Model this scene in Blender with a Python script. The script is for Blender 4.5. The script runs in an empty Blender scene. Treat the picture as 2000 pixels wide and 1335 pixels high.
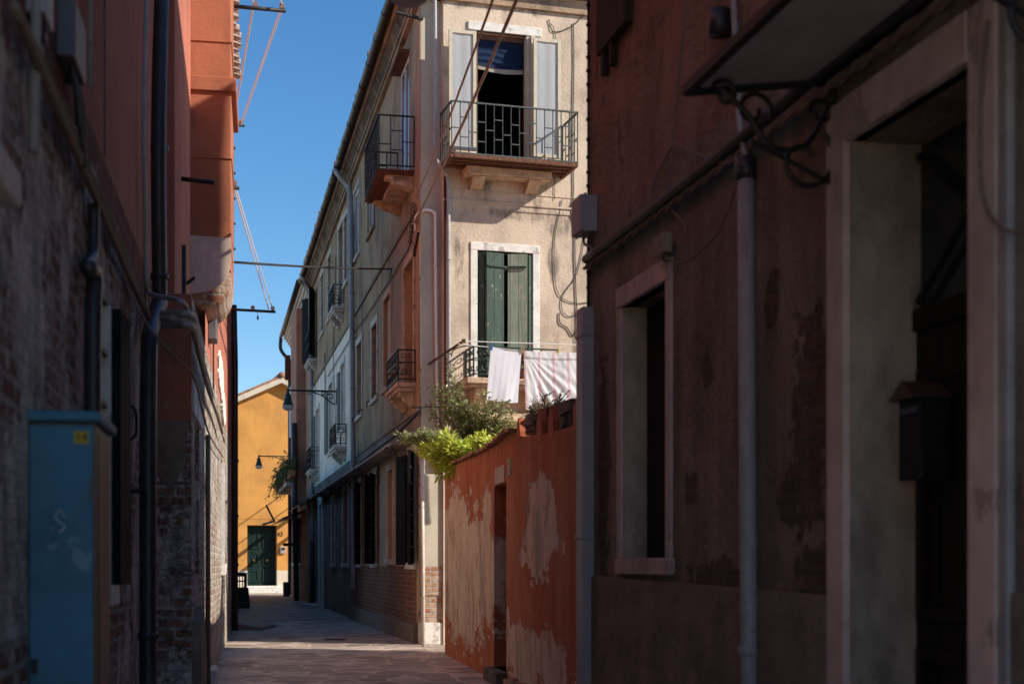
import bpy, math, random
from mathutils import Vector
random.seed(7)
R = math.radians
SC = bpy.context.scene
COL = SC.collection
FPX, VH, CAMZ = 2778.0, 1102.0, 1.1      # focal length and horizon of the photograph, camera height

# ------------------------------------------------------------------ mesh helpers
class Frame:
    """a vertical wall plane: origin on the ground, s along the wall, z up, n out of the wall"""
    def __init__(self, ox, oy, dx, dy, side):
        l = math.hypot(dx, dy)
        self.o = (ox, oy); self.a = (dx / l, dy / l)
        self.n = (self.a[1] * side, -self.a[0] * side)
    def P(self, s, z, n=0.0):
        return Vector((self.o[0] + s * self.a[0] + n * self.n[0], self.o[1] + s * self.a[1] + n * self.n[1], z))
    def su(self, u, n=0.0):
        k = (u - 1000) / FPX
        ox = self.o[0] + n * self.n[0]; oy = self.o[1] + n * self.n[1]
        return (k * oy - ox) / (self.a[0] - k * self.a[1])
    def sz(self, u, v, n=0.0):
        s = self.su(u, n)
        y = self.o[1] + n * self.n[1] + s * self.a[1]
        return s, CAMZ + (VH - v) / FPX * y
    def zz(self, u, v, n=0.0):
        return self.sz(u, v, n)[1]
    def at(self, u, v, n=0.0):
        s, z = self.sz(u, v, n)
        return self.P(s, z, n)
    def zy(self, s, n, v):
        return CAMZ + (VH - v) / FPX * self.P(s, 0, n).y
    def s_y(self, y):
        return (y - self.o[1]) / self.a[1]

class MB:
    def __init__(self):
        self.v = []; self.f = []; self.uv = []
    def poly(self, pts, uvs=None):
        i = len(self.v)
        self.v += [Vector(p) for p in pts]
        self.f.append(tuple(range(i, i + len(pts))))
        if uvs is None:
            uvs = [(p[0] + p[1], p[2]) for p in pts]
        self.uv.append([tuple(q) for q in uvs])
    def box(self, F, s0, s1, z0, z1, n0, n1):
        P = F.P
        if s0 > s1: s0, s1 = s1, s0
        c = lambda s, z, n: P(s, z, n)
        self.poly([c(s0, z0, n1), c(s1, z0, n1), c(s1, z1, n1), c(s0, z1, n1)], [(s0, z0), (s1, z0), (s1, z1), (s0, z1)])
        self.poly([c(s0, z0, n0), c(s0, z1, n0), c(s1, z1, n0), c(s1, z0, n0)], [(s0, z0), (s0, z1), (s1, z1), (s1, z0)])
        self.poly([c(s0, z0, n0), c(s0, z0, n1), c(s0, z1, n1), c(s0, z1, n0)], [(s0 + n0, z0), (s0 + n1, z0), (s0 + n1, z1), (s0 + n0, z1)])
        self.poly([c(s1, z0, n1), c(s1, z0, n0), c(s1, z1, n0), c(s1, z1, n1)], [(s1 - n1, z0), (s1 - n0, z0), (s1 - n0, z1), (s1 - n1, z1)])
        self.poly([c(s0, z1, n0), c(s0, z1, n1), c(s1, z1, n1), c(s1, z1, n0)], [(s0, n0), (s0, n1), (s1, n1), (s1, n0)])
        self.poly([c(s0, z0, n0), c(s1, z0, n0), c(s1, z0, n1), c(s0, z0, n1)], [(s0, n0), (s1, n0), (s1, n1), (s0, n1)])
        return self
    def prism(self, F, prof, s0, s1):
        """profile [(n,z)...] swept along s"""
        k = len(prof)
        for i in range(k):
            a, b = prof[i], prof[(i + 1) % k]
            d = math.hypot(a[0] - b[0], a[1] - b[1])
            self.poly([F.P(s0, a[1], a[0]), F.P(s1, a[1], a[0]), F.P(s1, b[1], b[0]), F.P(s0, b[1], b[0])],
                      [(s0, a[1]), (s1, a[1]), (s1, a[1] + d), (s0, a[1] + d)])
        self.poly([F.P(s0, z, n) for n, z in prof], [(n, z) for n, z in prof])
        self.poly([F.P(s1, z, n) for n, z in reversed(prof)], [(n, z) for n, z in reversed(prof)])
        return self
    def sprism(self, F, prof, n0, n1):
        """profile [(s,z)...] swept along n"""
        k = len(prof)
        for i in range(k):
            a, b = prof[i], prof[(i + 1) % k]
            self.poly([F.P(a[0], a[1], n0), F.P(b[0], b[1], n0), F.P(b[0], b[1], n1), F.P(a[0], a[1], n1)],
                      [(a[0], a[1]), (b[0], b[1]), (b[0] + n1 - n0, b[1]), (a[0] + n1 - n0, a[1])])
        self.poly([F.P(s, z, n1) for s, z in prof], prof)
        self.poly([F.P(s, z, n0) for s, z in reversed(prof)], list(reversed(prof)))
        return self
    def tube(self, pts, r, k=8, cap=True):
        pts = [Vector(p) for p in pts]
        rs = r if isinstance(r, (list, tuple)) else [r] * len(pts)
        rings = []; L = 0; up = None
        for i, p in enumerate(pts):
            t = (pts[min(i + 1, len(pts) - 1)] - pts[max(i - 1, 0)])
            if t.length < 1e-9: t = Vector((0, 0, 1))
            t.normalize()
            if up is None:
                up = Vector((0, 0, 1)) if abs(t.z) < .9 else Vector((1, 0, 0))
            x = t.cross(up)
            if x.length < 1e-6: x = t.cross(Vector((0, 1, 0)))
            x.normalize(); y = x.cross(t); y.normalize(); up = y
            if i: L += (p - pts[i - 1]).length
            rings.append(([p + rs[i] * (math.cos(6.28318 * j / k) * x + math.sin(6.28318 * j / k) * y) for j in range(k)], L, rs[i]))
        for (a, la, ra), (b, lb, rb) in zip(rings, rings[1:]):
            for j in range(k):
                q = (j + 1) % k; w = 6.283 * max(ra, rb)
                self.poly([a[j], a[q], b[q], b[j]], [(w * j / k, la), (w * (j + 1) / k, la), (w * (j + 1) / k, lb), (w * j / k, lb)])
        if cap:
            self.poly(list(reversed(rings[0][0])), [(0, 0)] * k); self.poly(rings[-1][0], [(0, 0)] * k)
        return self
    def lathe(self, c, prof, k=16):
        c = Vector(c)
        rings = [[c + Vector((r * math.cos(6.28318 * j / k), r * math.sin(6.28318 * j / k), z)) for j in range(k)] for r, z in prof]
        for a, b in zip(rings, rings[1:]):
            for j in range(k):
                q = (j + 1) % k
                self.poly([a[j], a[q], b[q], b[j]])
        return self
    def bar(self, a, b, w, h=None):
        """square bar between two points"""
        a = Vector(a); b = Vector(b); h = h or w
        t = (b - a).normalized(); up = Vector((0, 0, 1)) if abs(t.z) < .9 else Vector((1, 0, 0))
        x = t.cross(up).normalized(); y = x.cross(t).normalized()
        A = [a + sx * w / 2 * x + sy * h / 2 * y for sx, sy in ((-1, -1), (1, -1), (1, 1), (-1, 1))]
        B = [p + (b - a) for p in A]; L = (b - a).length
        for j in range(4):
            q = (j + 1) % 4
            self.poly([A[j], A[q], B[q], B[j]], [(0, 0), (w, 0), (w, L), (0, L)])
        self.poly(A[::-1]); self.poly(B)
        return self
    def add(self, o):
        k = len(self.v); self.v += o.v; self.f += [tuple(i + k for i in f) for f in o.f]; self.uv += o.uv
        return self

ORG = {}
def build(name, mb, mat, parent=None, smooth=False, bevel=0.0, weld=True):
    org = ORG[parent] if parent is not None else None
    if org is None:
        xs = [p.x for p in mb.v]; ys = [p.y for p in mb.v]; zs = [p.z for p in mb.v]
        org = Vector(((min(xs) + max(xs)) / 2, (min(ys) + max(ys)) / 2, min(zs)))
    me = bpy.data.meshes.new(name)
    me.from_pydata([p - org for p in mb.v], [], mb.f)
    ul = me.uv_layers.new(name='UVMap')
    flat = [c for f in mb.uv for q in f for c in q]
    ul.data.foreach_set('uv', flat)
    me.materials.append(mat)
    if weld:
        import bmesh
        bm = bmesh.new(); bm.from_mesh(me)
        bmesh.ops.remove_doubles(bm, verts=bm.verts, dist=1e-5)
        bmesh.ops.recalc_face_normals(bm, faces=bm.faces)
        bm.to_mesh(me); bm.free()
    if smooth:
        for p in me.polygons: p.use_smooth = True
    o = bpy.data.objects.new(name, me); COL.objects.link(o)
    if parent is not None: o.parent = parent
    else: o.location = org
    ORG[o] = org
    if bevel:
        b = o.modifiers.new('bevel', 'BEVEL'); b.width = bevel; b.segments = 2; b.limit_method = 'ANGLE'
    return o

def thing(name, label, cat, loc, group=None):
    o = bpy.data.objects.new(name, None); COL.objects.link(o)
    o.empty_display_size = .2; o.location = Vector(loc); ORG[o] = Vector(loc)
    o['label'] = label; o['category'] = cat
    if group: o['group'] = group
    return o
def tag(o, label=None, cat=None, group=None, kind=None):
    if label: o['label'] = label
    if cat: o['category'] = cat
    if group: o['group'] = group
    if kind: o['kind'] = kind
    return o
def single(name, mb, mat, label, cat, group=None, **k):
    return tag(build(name, mb, mat, **k), label, cat, group)

def wall(mb, F, s0, s1, z0, z1, opens, n=0.0):
    """front sheet with openings (a,b,c,d,depth) and their reveals"""
    ss = sorted({s0, s1} | {min(max(x, s0), s1) for o in opens for x in o[:2]})
    zs = sorted({z0, z1} | {min(max(x, z0), z1) for o in opens for x in o[2:4]})
    for a, b in zip(ss, ss[1:]):
        for c, d in zip(zs, zs[1:]):
            ms, mz = (a + b) / 2, (c + d) / 2
            if any(o[0] < ms < o[1] and o[2] < mz < o[3] for o in opens): continue
            mb.poly([F.P(a, c, n), F.P(b, c, n), F.P(b, d, n), F.P(a, d, n)], [(a, c), (b, c), (b, d), (a, d)])
    for a, b, c, d, dp in opens:
        c2, d2 = max(c, z0), min(d, z1)
        if c2 >= d2 or b <= s0 or a >= s1: continue
        m = n - dp
        for s in (a, b):
            mb.poly([F.P(s, c2, n), F.P(s, d2, n), F.P(s, d2, m), F.P(s, c2, m)], [(s, c2), (s, d2), (s + dp, d2), (s + dp, c2)])
        if c >= z0: mb.poly([F.P(a, c, n), F.P(a, c, m), F.P(b, c, m), F.P(b, c, n)], [(a, 0), (a, dp), (b, dp), (b, 0)])
        if d <= z1: mb.poly([F.P(a, d, n), F.P(b, d, n), F.P(b, d, m), F.P(a, d, m)], [(a, 0), (b, 0), (b, dp), (a, dp)])
    return mb

def spiral(c, ax, ay, r0, r1, t0, t1, k=18):
    """points of a spiral in the plane of ax, ay"""
    c = Vector(c); out = []
    for i in range(k + 1):
        q = i / k; t = t0 + (t1 - t0) * q; r = r0 + (r1 - r0) * q
        out.append(c + r * (math.cos(t) * ax + math.sin(t) * ay))
    return out
def curve(pts, k=6):
    """Catmull-Rom through points"""
    P = [Vector(p) for p in pts]; P = [2 * P[0] - P[1]] + P + [2 * P[-1] - P[-2]]
    out = []
    for i in range(1, len(P) - 2):
        for j in range(k):
            t = j / k; a, b, c, d = P[i - 1:i + 3]
            out.append(.5 * ((2 * b) + (c - a) * t + (2 * a - 5 * b + 4 * c - d) * t * t + (3 * b - a - 3 * c + d) * t ** 3))
    out.append(P[-2]); return out
def sag(a, b, d, k=14):
    a = Vector(a); b = Vector(b)
    return [a.lerp(b, i / k) - Vector((0, 0, d * 4 * (i / k) * (1 - i / k))) for i in range(k + 1)]

def text_mesh(txt, size, o, ax, ay, name, mat, parent, depth=.001):
    cu = bpy.data.curves.new(name, 'FONT'); cu.body = txt; cu.size = size; cu.align_x = 'CENTER'; cu.align_y = 'CENTER'; cu.extrude = depth
    t = bpy.data.objects.new(name, cu); COL.objects.link(t)
    dg = bpy.context.evaluated_depsgraph_get(); me = bpy.data.meshes.new_from_object(t.evaluated_get(dg))
    bpy.data.objects.remove(t); bpy.data.curves.remove(cu)
    nn = ax.cross(ay); mb = MB()
    vs = [Vector(o) + v.co.x * ax + v.co.y * ay + v.co.z * nn for v in me.vertices]
    for p in me.polygons: mb.poly([vs[i] for i in p.vertices])
    bpy.data.meshes.remove(me)
    return build(name, mb, mat, parent)
# ------------------------------------------------------------------ materials
class G:
    def __init__(self, name):
        self.m = bpy.data.materials.new(name); self.m.use_nodes = True
        self.t = self.m.node_tree; self.b = self.t.nodes['Principled BSDF']
    def n(self, ty, ins=None, **pr):
        x = self.t.nodes.new('ShaderNode' + ty)
        for k, v in pr.items(): setattr(x, k, v)
        for k, v in (ins or {}).items():
            s = x.inputs[k]
            if isinstance(v, bpy.types.NodeSocket): self.t.links.new(v, s)
            else: s.default_value = v
        return x
    def uv(self, sx=1, sy=1, ox=0, oy=0):
        u = self.n('UVMap', uv_map='UVMap').outputs[0]
        if (sx, sy, ox, oy) == (1, 1, 0, 0): return u
        return self.n('Mapping', {0: u, 1: (ox, oy, 0), 3: (sx, sy, 1)}).outputs[0]
    def noise(self, vec, scale, det=6, rough=.6, dist=0.0):
        x = self.n('TexNoise', {'Vector': vec, 'Scale': scale, 'Detail': det, 'Roughness': rough, 'Distortion': dist}).outputs[0]
        return self.math('MULTIPLY_ADD', x, 1.75, -.375, True)
    def math(self, op, a, b=0.0, c=0.0, clamp=False):
        return self.n('Math', {0: a, 1: b, 2: c}, operation=op, use_clamp=clamp).outputs[0]
    def mix(self, f, a, b, bt='MIX'):
        x = self.n('Mix', None, data_type='RGBA', blend_type=bt)
        for i, v in ((0, f), (6, a), (7, b)):
            if isinstance(v, bpy.types.NodeSocket): self.t.links.new(v, x.inputs[i])
            else: x.inputs[i].default_value = v if i == 0 else (*v, 1)[:4]
        return x.outputs[2]
    def ramp(self, f, stops, interp='LINEAR'):
        x = self.n('ValToRGB', {0: f}); r = x.color_ramp; r.interpolation = interp
        while len(r.elements) > 1: r.elements.remove(r.elements[-1])
        r.elements[0].position = stops[0][0]; r.elements[0].color = (*stops[0][1], 1)
        for p, c in stops[1:]:
            e = r.elements.new(p); e.color = (*c, 1)
        return x.outputs[0]
    def step(self, f, a, b):
        """smooth 0..1 between a and b"""
        x = self.n('MapRange', {0: f, 1: a, 2: b, 3: 0.0, 4: 1.0}, interpolation_type='SMOOTHSTEP', clamp=True)
        return x.outputs[0]
    def bump(self, h, s=.3, d=.01):
        o = self.n('Bump', {'Strength': s, 'Distance': d, 'Height': h}).outputs[0]
        self.t.links.new(o, self.b.inputs['Normal'])
    def out(self, col=None, rough=.9, metal=0.0, spec=.3):
        for k, v in (('Base Color', col), ('Roughness', rough), ('Metallic', metal), ('Specular IOR Level', spec)):
            if v is None: continue
            if isinstance(v, bpy.types.NodeSocket): self.t.links.new(v, self.b.inputs[k])
            else: self.b.inputs[k].default_value = (*v, 1)[:4] if k == 'Base Color' else v
        return self.m
    def ellipses(self, els, amp=.5, nscale=2.5, sx=1.6, sy=.8, fine=0.0):
        """<1 inside any ellipse (cs,cz,rs,rz), with a ragged edge"""
        u = self.uv(); d = None
        for cs, cz, rs, rz in els:
            v = self.n('Mapping', {0: u, 1: (-cs / rs, -cz / rz, 0), 3: (1 / rs, 1 / rz, 0)}).outputs[0]
            l = self.n('VectorMath', {0: v}, operation='LENGTH').outputs[1]
            d = l if d is None else self.math('MINIMUM', d, l)
        nz = self.math('SUBTRACT', self.noise(self.uv(sx, sy), nscale, 8, .65), .5)
        if fine:
            nz = self.math('MULTIPLY_ADD', self.math('SUBTRACT', self.noise(self.uv(.55, 1.1, 2, 9), 13, 6, .7), .5), fine, nz)
        return self.math('MULTIPLY_ADD', nz, amp * 2, d)

def mul(c, k): return tuple(x * k for x in c)
def plaster(name, c, var=.35, stain=None, stain_amt=.5, streak=.5, peel=None, peel_thr=.62, sc=1.0, rough=.92, bump=.35, seed=0.0, els=None, els_amt=.7):
    """rendered wall: mottling, vertical weathering, fine grain; peel = (g, mask)->colour layer under lost plaster"""
    g = G(name)
    w = lambda q: (min(q[0] * 1.05, .95), q[1] * .975, q[2] * .84)
    c = w(c); stain = w(stain) if stain else None; peel = w(peel) if peel else None
    u = g.uv(1, 1, seed, seed * 1.7)
    n1 = g.noise(u, .9 * sc, 9, .65, .3)
    n2 = g.noise(g.uv(2.0, .4, seed, seed), 1.8 * sc, 8, .7)
    n3 = g.noise(u, 26, 5, .7)
    f = g.math('ADD', g.math('MULTIPLY', n1, 1 - streak * .6), g.math('MULTIPLY', n2, streak * .6))
    f = g.math('ADD', f, g.math('MULTIPLY', g.math('SUBTRACT', n3, .5), .22))
    col = g.ramp(f, [(.3, mul(c, 1 - var)), (.48, c), (.7, mul(c, 1 + var * .7))])
    if stain:
        m = g.step(g.math('ADD', g.math('MULTIPLY', g.noise(g.uv(1.4, .5, seed + 4, 3), 1.3 * sc, 8, .7), .6), g.math('MULTIPLY', n2, .4)), .52, .68)
        col = g.mix(g.math('MULTIPLY', m, stain_amt), col, stain)
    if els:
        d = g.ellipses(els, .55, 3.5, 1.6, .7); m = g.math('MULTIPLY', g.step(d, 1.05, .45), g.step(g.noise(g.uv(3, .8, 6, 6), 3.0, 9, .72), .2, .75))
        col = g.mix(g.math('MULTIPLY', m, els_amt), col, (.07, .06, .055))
    h = g.math('ADD', g.math('MULTIPLY', n1, .6), g.math('MULTIPLY', n3, .4))
    if peel:
        m = g.step(g.noise(g.uv(1, .8, seed + 9, 2), 1.1 * sc, 10, .68, .4), peel_thr, peel_thr + .015)
        pc = g.ramp(g.noise(u, 7, 6, .7), [(.3, mul(peel, .6)), (.7, mul(peel, 1.25))])
        col = g.mix(m, col, pc)
        h = g.math('SUBTRACT', h, g.math('MULTIPLY', m, .8))
    g.bump(h, bump, .02)
    return g.out(col, rough)

def brick_nodes(g, c1, c2, mort, bw=.25, rh=.072, ms=.011, seed=0.0, worn=.5, mot=0.0):
    u = g.uv(1, 1, seed, 0)
    w = g.n('VectorMath', {0: g.n('VectorMath', {0: g.n('TexNoise', {'Vector': u, 'Scale': 4.0, 'Detail': 3.0}).outputs[1], 1: (.5, .5, .5)}, operation='SUBTRACT').outputs[0], 1: (.05, .04, 0)}, operation='MULTIPLY').outputs[0]
    v = g.n('VectorMath', {0: u, 1: w}, operation='ADD').outputs[0]
    b = g.n('TexBrick', {'Vector': v, 'Color1': (*c1, 1), 'Color2': (*c2, 1), 'Mortar': (*mort, 1), 'Scale': 1.0, 'Mortar Size': ms, 'Mortar Smooth': .3, 'Bias': -.1, 'Brick Width': bw, 'Row Height': rh})
    col = b.outputs[0]
    n = g.noise(u, 18, 7, .7); n2 = g.noise(u, 1.6, 7, .7)
    col = g.mix(.55, col, g.ramp(n, [(.25, (.25, .25, .25)), (.75, (1.0, 1.0, 1.0))]), 'MULTIPLY')
    col = g.mix(g.math('MULTIPLY', g.step(n2, .5, .72), worn), col, mul(mort, 1.15))
    h = g.math('MULTIPLY_ADD', b.outputs[1], -1.0, g.math('MULTIPLY', n, .7))
    if mot:
        m1 = g.step(g.noise(g.uv(1, 1, 3, 7), 7.5, 8, .72, .6), .5, .62); m2 = g.step(g.noise(g.uv(1, 1, 8, 1), 10, 8, .72, .6), .62, .7)
        col = g.mix(g.math('MULTIPLY', m1, mot), col, mul(mort, 1.2)); col = g.mix(g.math('MULTIPLY', m2, mot * .8), col, mul(c2, .45)); h = g.math('ADD', h, g.math('MULTIPLY', g.math('SUBTRACT', m1, m2), .8))
    return col, h
def brick(name, c1, c2, mort, seed=0.0, worn=.5, bump=.8, **k):
    g = G(name); col, h = brick_nodes(g, c1, c2, mort, seed=seed, worn=worn, **k)
    g.bump(h, bump, .025); return g.out(col, .92)
def brick_plaster(name, c1, c2, mort, pl, thr=.5, seed=0.0, top=None, topc=None, els=None, soft=.02, bump=1.0, worn=.5, mot=.8):
    """old brick showing through remains of render; above height `top` (ragged) another render"""
    g = G(name); col, h = brick_nodes(g, c1, c2, mort, seed=seed, worn=worn, mot=mot, ms=.014)
    u = g.uv(1, 1, seed, 1)
    n = g.noise(u, 1.5, 10, .7, .5)
    m = g.step(n, thr, thr + soft)
    if els: m = g.math('MAXIMUM', m, g.step(g.ellipses(els), 1.02, .98))
    pc = g.ramp(g.noise(g.uv(1.5, .7, seed, 0), 3.2, 9, .72), [(.28, mul(pl, .45)), (.5, pl), (.72, mul(pl, 1.35))])
    col = g.mix(m, col, pc); h = g.math('ADD', h, g.math('MULTIPLY', m, 1.1))
    if top is not None:
        z = g.n('SeparateXYZ', {0: g.uv()}).outputs[1]
        zz = g.math('MULTIPLY_ADD', g.math('SUBTRACT', g.noise(u, 1.3, 9, .7), .5), 1.1, z)
        t = g.step(zz, top, top + .015)
        tc = g.ramp(g.noise(g.uv(2, .4, seed, 0), 2, 8, .65), [(.3, mul(topc, .6)), (.7, mul(topc, 1.2))])
        col = g.mix(t, col, tc); h = g.math('ADD', g.math('MULTIPLY', h, .6), g.math('MULTIPLY', t, 1.2))
    n3 = g.noise(u, 30, 4, .7)
    g.bump(g.math('ADD', h, g.math('MULTIPLY', n3, .4)), bump, .04); return g.out(col, .93)

def simple(name, c, var=.25, sc=8.0, rough=.7, metal=0.0, bump=.15, spec=.4, c2=None, thr=.6, sx=1, sy=1):
    g = G(name); u = g.uv(sx, sy)
    n = g.noise(u, sc, 7, .65); n3 = g.noise(u, sc * 5, 4, .6)
    col = g.ramp(g.math('ADD', g.math('MULTIPLY', n, .75), g.math('MULTIPLY', n3, .25)), [(.3, mul(c, 1 - var)), (.7, mul(c, 1 + var))])
    if c2: col = g.mix(g.step(g.noise(g.uv(sx, sy, 3, 5), sc * .8, 9, .7), thr, thr + .04), col, c2)
    g.bump(g.math('ADD', n, g.math('MULTIPLY', n3, .5)), bump, .006)
    return g.out(col, rough, metal, spec)

def wood(name, c, peelc=None, thr=.6, plank=.13, rough=.6, var=.3):
    g = G(name); u = g.uv(1, 1)
    n = g.noise(g.uv(14, 1.2), 2.5, 7, .7); x = g.n('SeparateXYZ', {0: u}).outputs[0]
    pk = g.math('FRACT', g.math('DIVIDE', x, plank)); gap = g.math('LESS_THAN', pk, .06)
    pv = g.noise(g.n('CombineXYZ', {0: g.math('FLOOR', g.math('DIVIDE', x, plank))}).outputs[0], 3.7, 0)
    col = g.ramp(g.math('ADD', g.math('MULTIPLY', n, .6), g.math('MULTIPLY', pv, .4)), [(.3, mul(c, 1 - var)), (.7, mul(c, 1 + var))])
    if peelc:
        m = g.step(g.noise(g.uv(5, 1.6, 1, 1), 3.0, 9, .72), thr, thr + .03)
        col = g.mix(m, col, peelc)
    col = g.mix(gap, col, mul(c, .25))
    g.bump(g.math('SUBTRACT', n, gap), .4, .008); return g.out(col, rough, 0, .12)

def glass_pane(name, c=(.02, .025, .03), rough=.06):
    g = G(name); n = g.noise(g.uv(), 2.2, 2, .5); g.bump(n, .05, .01); return g.out(c, rough, 0, .6)

M = {}
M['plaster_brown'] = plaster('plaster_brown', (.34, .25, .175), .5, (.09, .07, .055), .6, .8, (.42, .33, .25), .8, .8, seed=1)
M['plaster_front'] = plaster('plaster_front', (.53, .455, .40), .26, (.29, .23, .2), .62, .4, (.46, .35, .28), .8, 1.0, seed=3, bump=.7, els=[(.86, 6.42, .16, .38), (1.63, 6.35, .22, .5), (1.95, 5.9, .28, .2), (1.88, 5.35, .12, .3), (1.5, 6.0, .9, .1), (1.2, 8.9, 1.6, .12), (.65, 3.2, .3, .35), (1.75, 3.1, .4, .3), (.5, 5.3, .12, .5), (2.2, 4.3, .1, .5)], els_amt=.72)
M['plaster_edge'] = plaster('plaster_edge', (.36, .23, .16), .4, (.16, .1, .075), .5, .9, None, seed=5)
M['plaster_white'] = plaster('plaster_white', (.82, .79, .78), .3, (.15, .14, .135), .6, .95, (.28, .22, .18), .74, .8, seed=7)
M['plaster_salmon'] = plaster('plaster_salmon', (.42, .22, .17), .25, (.25, .12, .1), .4, .5, None, seed=9)
M['plaster_infill'] = plaster('plaster_infill', (.52, .34, .28), .2, (.3, .2, .17), .3, .5, None, seed=11)
M['plaster_grey'] = plaster('plaster_grey', (.22, .18, .155), .45, (.08, .07, .07), .6, .6, None, seed=13)
M['plaster_low'] = plaster('plaster_low', (.44, .33, .28), .25, (.24, .18, .15), .4, .5, None, seed=15)
M['plaster_corner'] = plaster('plaster_corner', (.47, .45, .4), .15, (.3, .27, .24), .3, .4, None, seed=17)
M['plaster_red'] = plaster('plaster_red', (.40, .15, .115), .3, (.2, .085, .07), .5, .9, (.35, .23, .19), .8, .9, seed=19)
M['plaster_chimney'] = plaster('plaster_chimney', (.36, .135, .085), .24, (.22, .095, .07), .45, .3, (.42, .28, .22), .8, 1.2, seed=21)
M['plaster_yellow'] = plaster('plaster_yellow', (.56, .29, .088), .2, (.4, .215, .085), .5, .5, None, seed=23, bump=.15)
M['plinth_white'] = plaster('plinth_white', (.58, .55, .5), .15, (.4, .36, .32), .5, .5, None, seed=25)
M['brick_wall'] = brick('brick_wall', (.38, .14, .065), (.2, .09, .055), (.36, .26, .19), seed=2, worn=.25)
M['brick_pier'] = brick('brick_pier', (.42, .16, .09), (.5, .32, .18), (.5, .42, .35), seed=5, worn=.6)
M['brick_left'] = brick_plaster('brick_left', (.34, .13, .08), (.25, .11, .075), (.56, .47, .4), (.7, .6, .52), .47, 3, 2.72, (.34, .135, .09))
M['brick_base'] = brick_plaster('brick_base', (.52, .24, .15), (.44, .26, .18), (.74, .66, .55), (.74, .66, .56), .5, 8)
M['stone'] = simple('stone', (.58, .52, .46), .22, 5, .8, bump=.3, c2=(.36, .3, .26), thr=.63)
M['stone_white'] = simple('stone_white', (.68, .64, .58), .15, 6, .8, bump=.25, c2=(.42, .38, .34), thr=.66)
M['stone_warm'] = simple('stone_warm', (.48, .34, .23), .3, 5, .85, bump=.4, c2=(.2, .14, .11), thr=.62)
M['stone_dark'] = simple('stone_dark', (.1, .085, .075), .5, 6, .9, bump=.5)
M['jamb'] = simple('jamb', (.40, .32, .24), .38, 2.2, .85, bump=.45, c2=(.24, .19, .145), thr=.6, sy=.45)
M['jamb_pink'] = simple('jamb_pink', (.58, .44, .375), .25, 2.4, .85, bump=.35, c2=(.42, .31, .26), thr=.62, sy=.5)
M['cement'] = simple('cement', (.22, .17, .125), .3, 4, .9, bump=.35)
M['iron'] = simple('iron', (.022, .02, .02), .4, 20, .5, .3, .1)
M['iron_green'] = simple('iron_green', (.02, .04, .032), .3, 20, .45, .2, .1)
M['iron_front'] = simple('iron_front', (.06, .075, .07), .5, 20, .6, .2, .1, c2=(.16, .12, .09), thr=.6)
M['rust'] = simple('rust', (.13, .055, .03), .5, 14, .85, 0, .3)
M['pipe_grey'] = simple('pipe_grey', (.34, .325, .315), .15, 5, .5, 0, .08, c2=(.28, .24, .21), thr=.66)
M['pipe_white'] = simple('pipe_white', (.75, .71, .68), .08, 5, .45, 0, .05)
M['pipe_dark'] = simple('pipe_dark', (.04, .035, .036), .3, 6, .42, 0, .08, c2=(.2, .19, .19), thr=.73)
M['pipe_brown'] = simple('pipe_brown', (.075, .04, .032), .3, 6, .45, 0, .08)
M['pipe_copper'] = simple('pipe_copper', (.2, .12, .08), .3, 6, .6, 0, .1)
M['cable'] = simple('cable', (.025, .022, .022), .3, 30, .6, 0, .1)
M['cable_tan'] = simple('cable_tan', (.22, .155, .12), .3, 30, .8, 0, .2)
M['rope'] = simple('rope', (.72, .69, .66), .2, 40, .9, 0, .3)
M['canopy_edge'] = simple('canopy_edge', (.3, .24, .21), .3, 8, .6, 0, .1)
M['pane_pale'] = simple('pane_pale', (.5, .46, .43), .2, 4, .3, 0, .05)
M['gutter'] = simple('gutter', (.05, .042, .04), .3, 5, .5, .2, .1)
M['tile'] = simple('tile', (.32, .14, .08), .45, 5, .9, 0, .4, c2=(.2, .16, .13), thr=.6)
M['tile_pale'] = simple('tile_pale', (.52, .4, .32), .3, 6, .9, 0, .4, c2=(.25, .2, .17), thr=.62)
M['cornice'] = plaster('cornice', (.34, .255, .2), .4, (.07, .06, .055), .6, .5, None, seed=31)
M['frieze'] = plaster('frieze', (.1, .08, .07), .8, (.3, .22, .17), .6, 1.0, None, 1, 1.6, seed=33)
M['shutter_black'] = wood('shutter_black', (.012, .013, .012), None, .6, .14, .75)
M['shutter_green'] = wood('shutter_green', (.05, .078, .06), (.3, .26, .2), .68, .12, .6)
M['shutter_green_lit'] = wood('shutter_green_lit', (.28, .33, .24), (.46, .4, .31), .62, .12, .65)  # lit copy of the green shutters, sunlight put into its paler colour
M['shutter_dull'] = wood('shutter_dull', (.07, .10, .075), None, .6, .12, .6)
M['door_green'] = wood('door_green', (.012, .03, .026), None, .6, .5, .45)
M['door_brown'] = wood('door_brown', (.02, .011, .008), None, .6, .3, .4)
M['wood_dark'] = wood('wood_dark', (.04, .028, .022), None, .6, .16, .8)
M['glass'] = glass_pane('glass')
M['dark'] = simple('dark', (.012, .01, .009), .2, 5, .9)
M['frame_beige'] = simple('frame_beige', (.52, .45, .33), .12, 6, .5, 0, .05)
M['frame_white'] = simple('frame_white', (.6, .58, .56), .1, 6, .5, 0, .05)
M['frame_brown'] = simple('frame_brown', (.12, .05, .03), .3, 6, .5, 0, .05)
M['blue_box'] = simple('blue_box', (.05, .165, .23), .22, 3, .55, 0, .08, c2=(.16, .26, .31), thr=.68)
M['box_side'] = simple('box_side', (.1, .095, .09), .35, 3, .45, .2, .08, sx=1, sy=.3)
M['box_grey'] = simple('box_grey', (.36, .33, .34), .1, 5, .5, 0, .05)
M['meter_grey'] = simple('meter_grey', (.1, .1, .115), .2, 5, .5, 0, .05)
M['label_yellow'] = simple('label_yellow', (.55, .36, .02), .1, 20, .6)
M['ink'] = simple('ink', (.01, .01, .01), .1, 20, .7)
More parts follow.
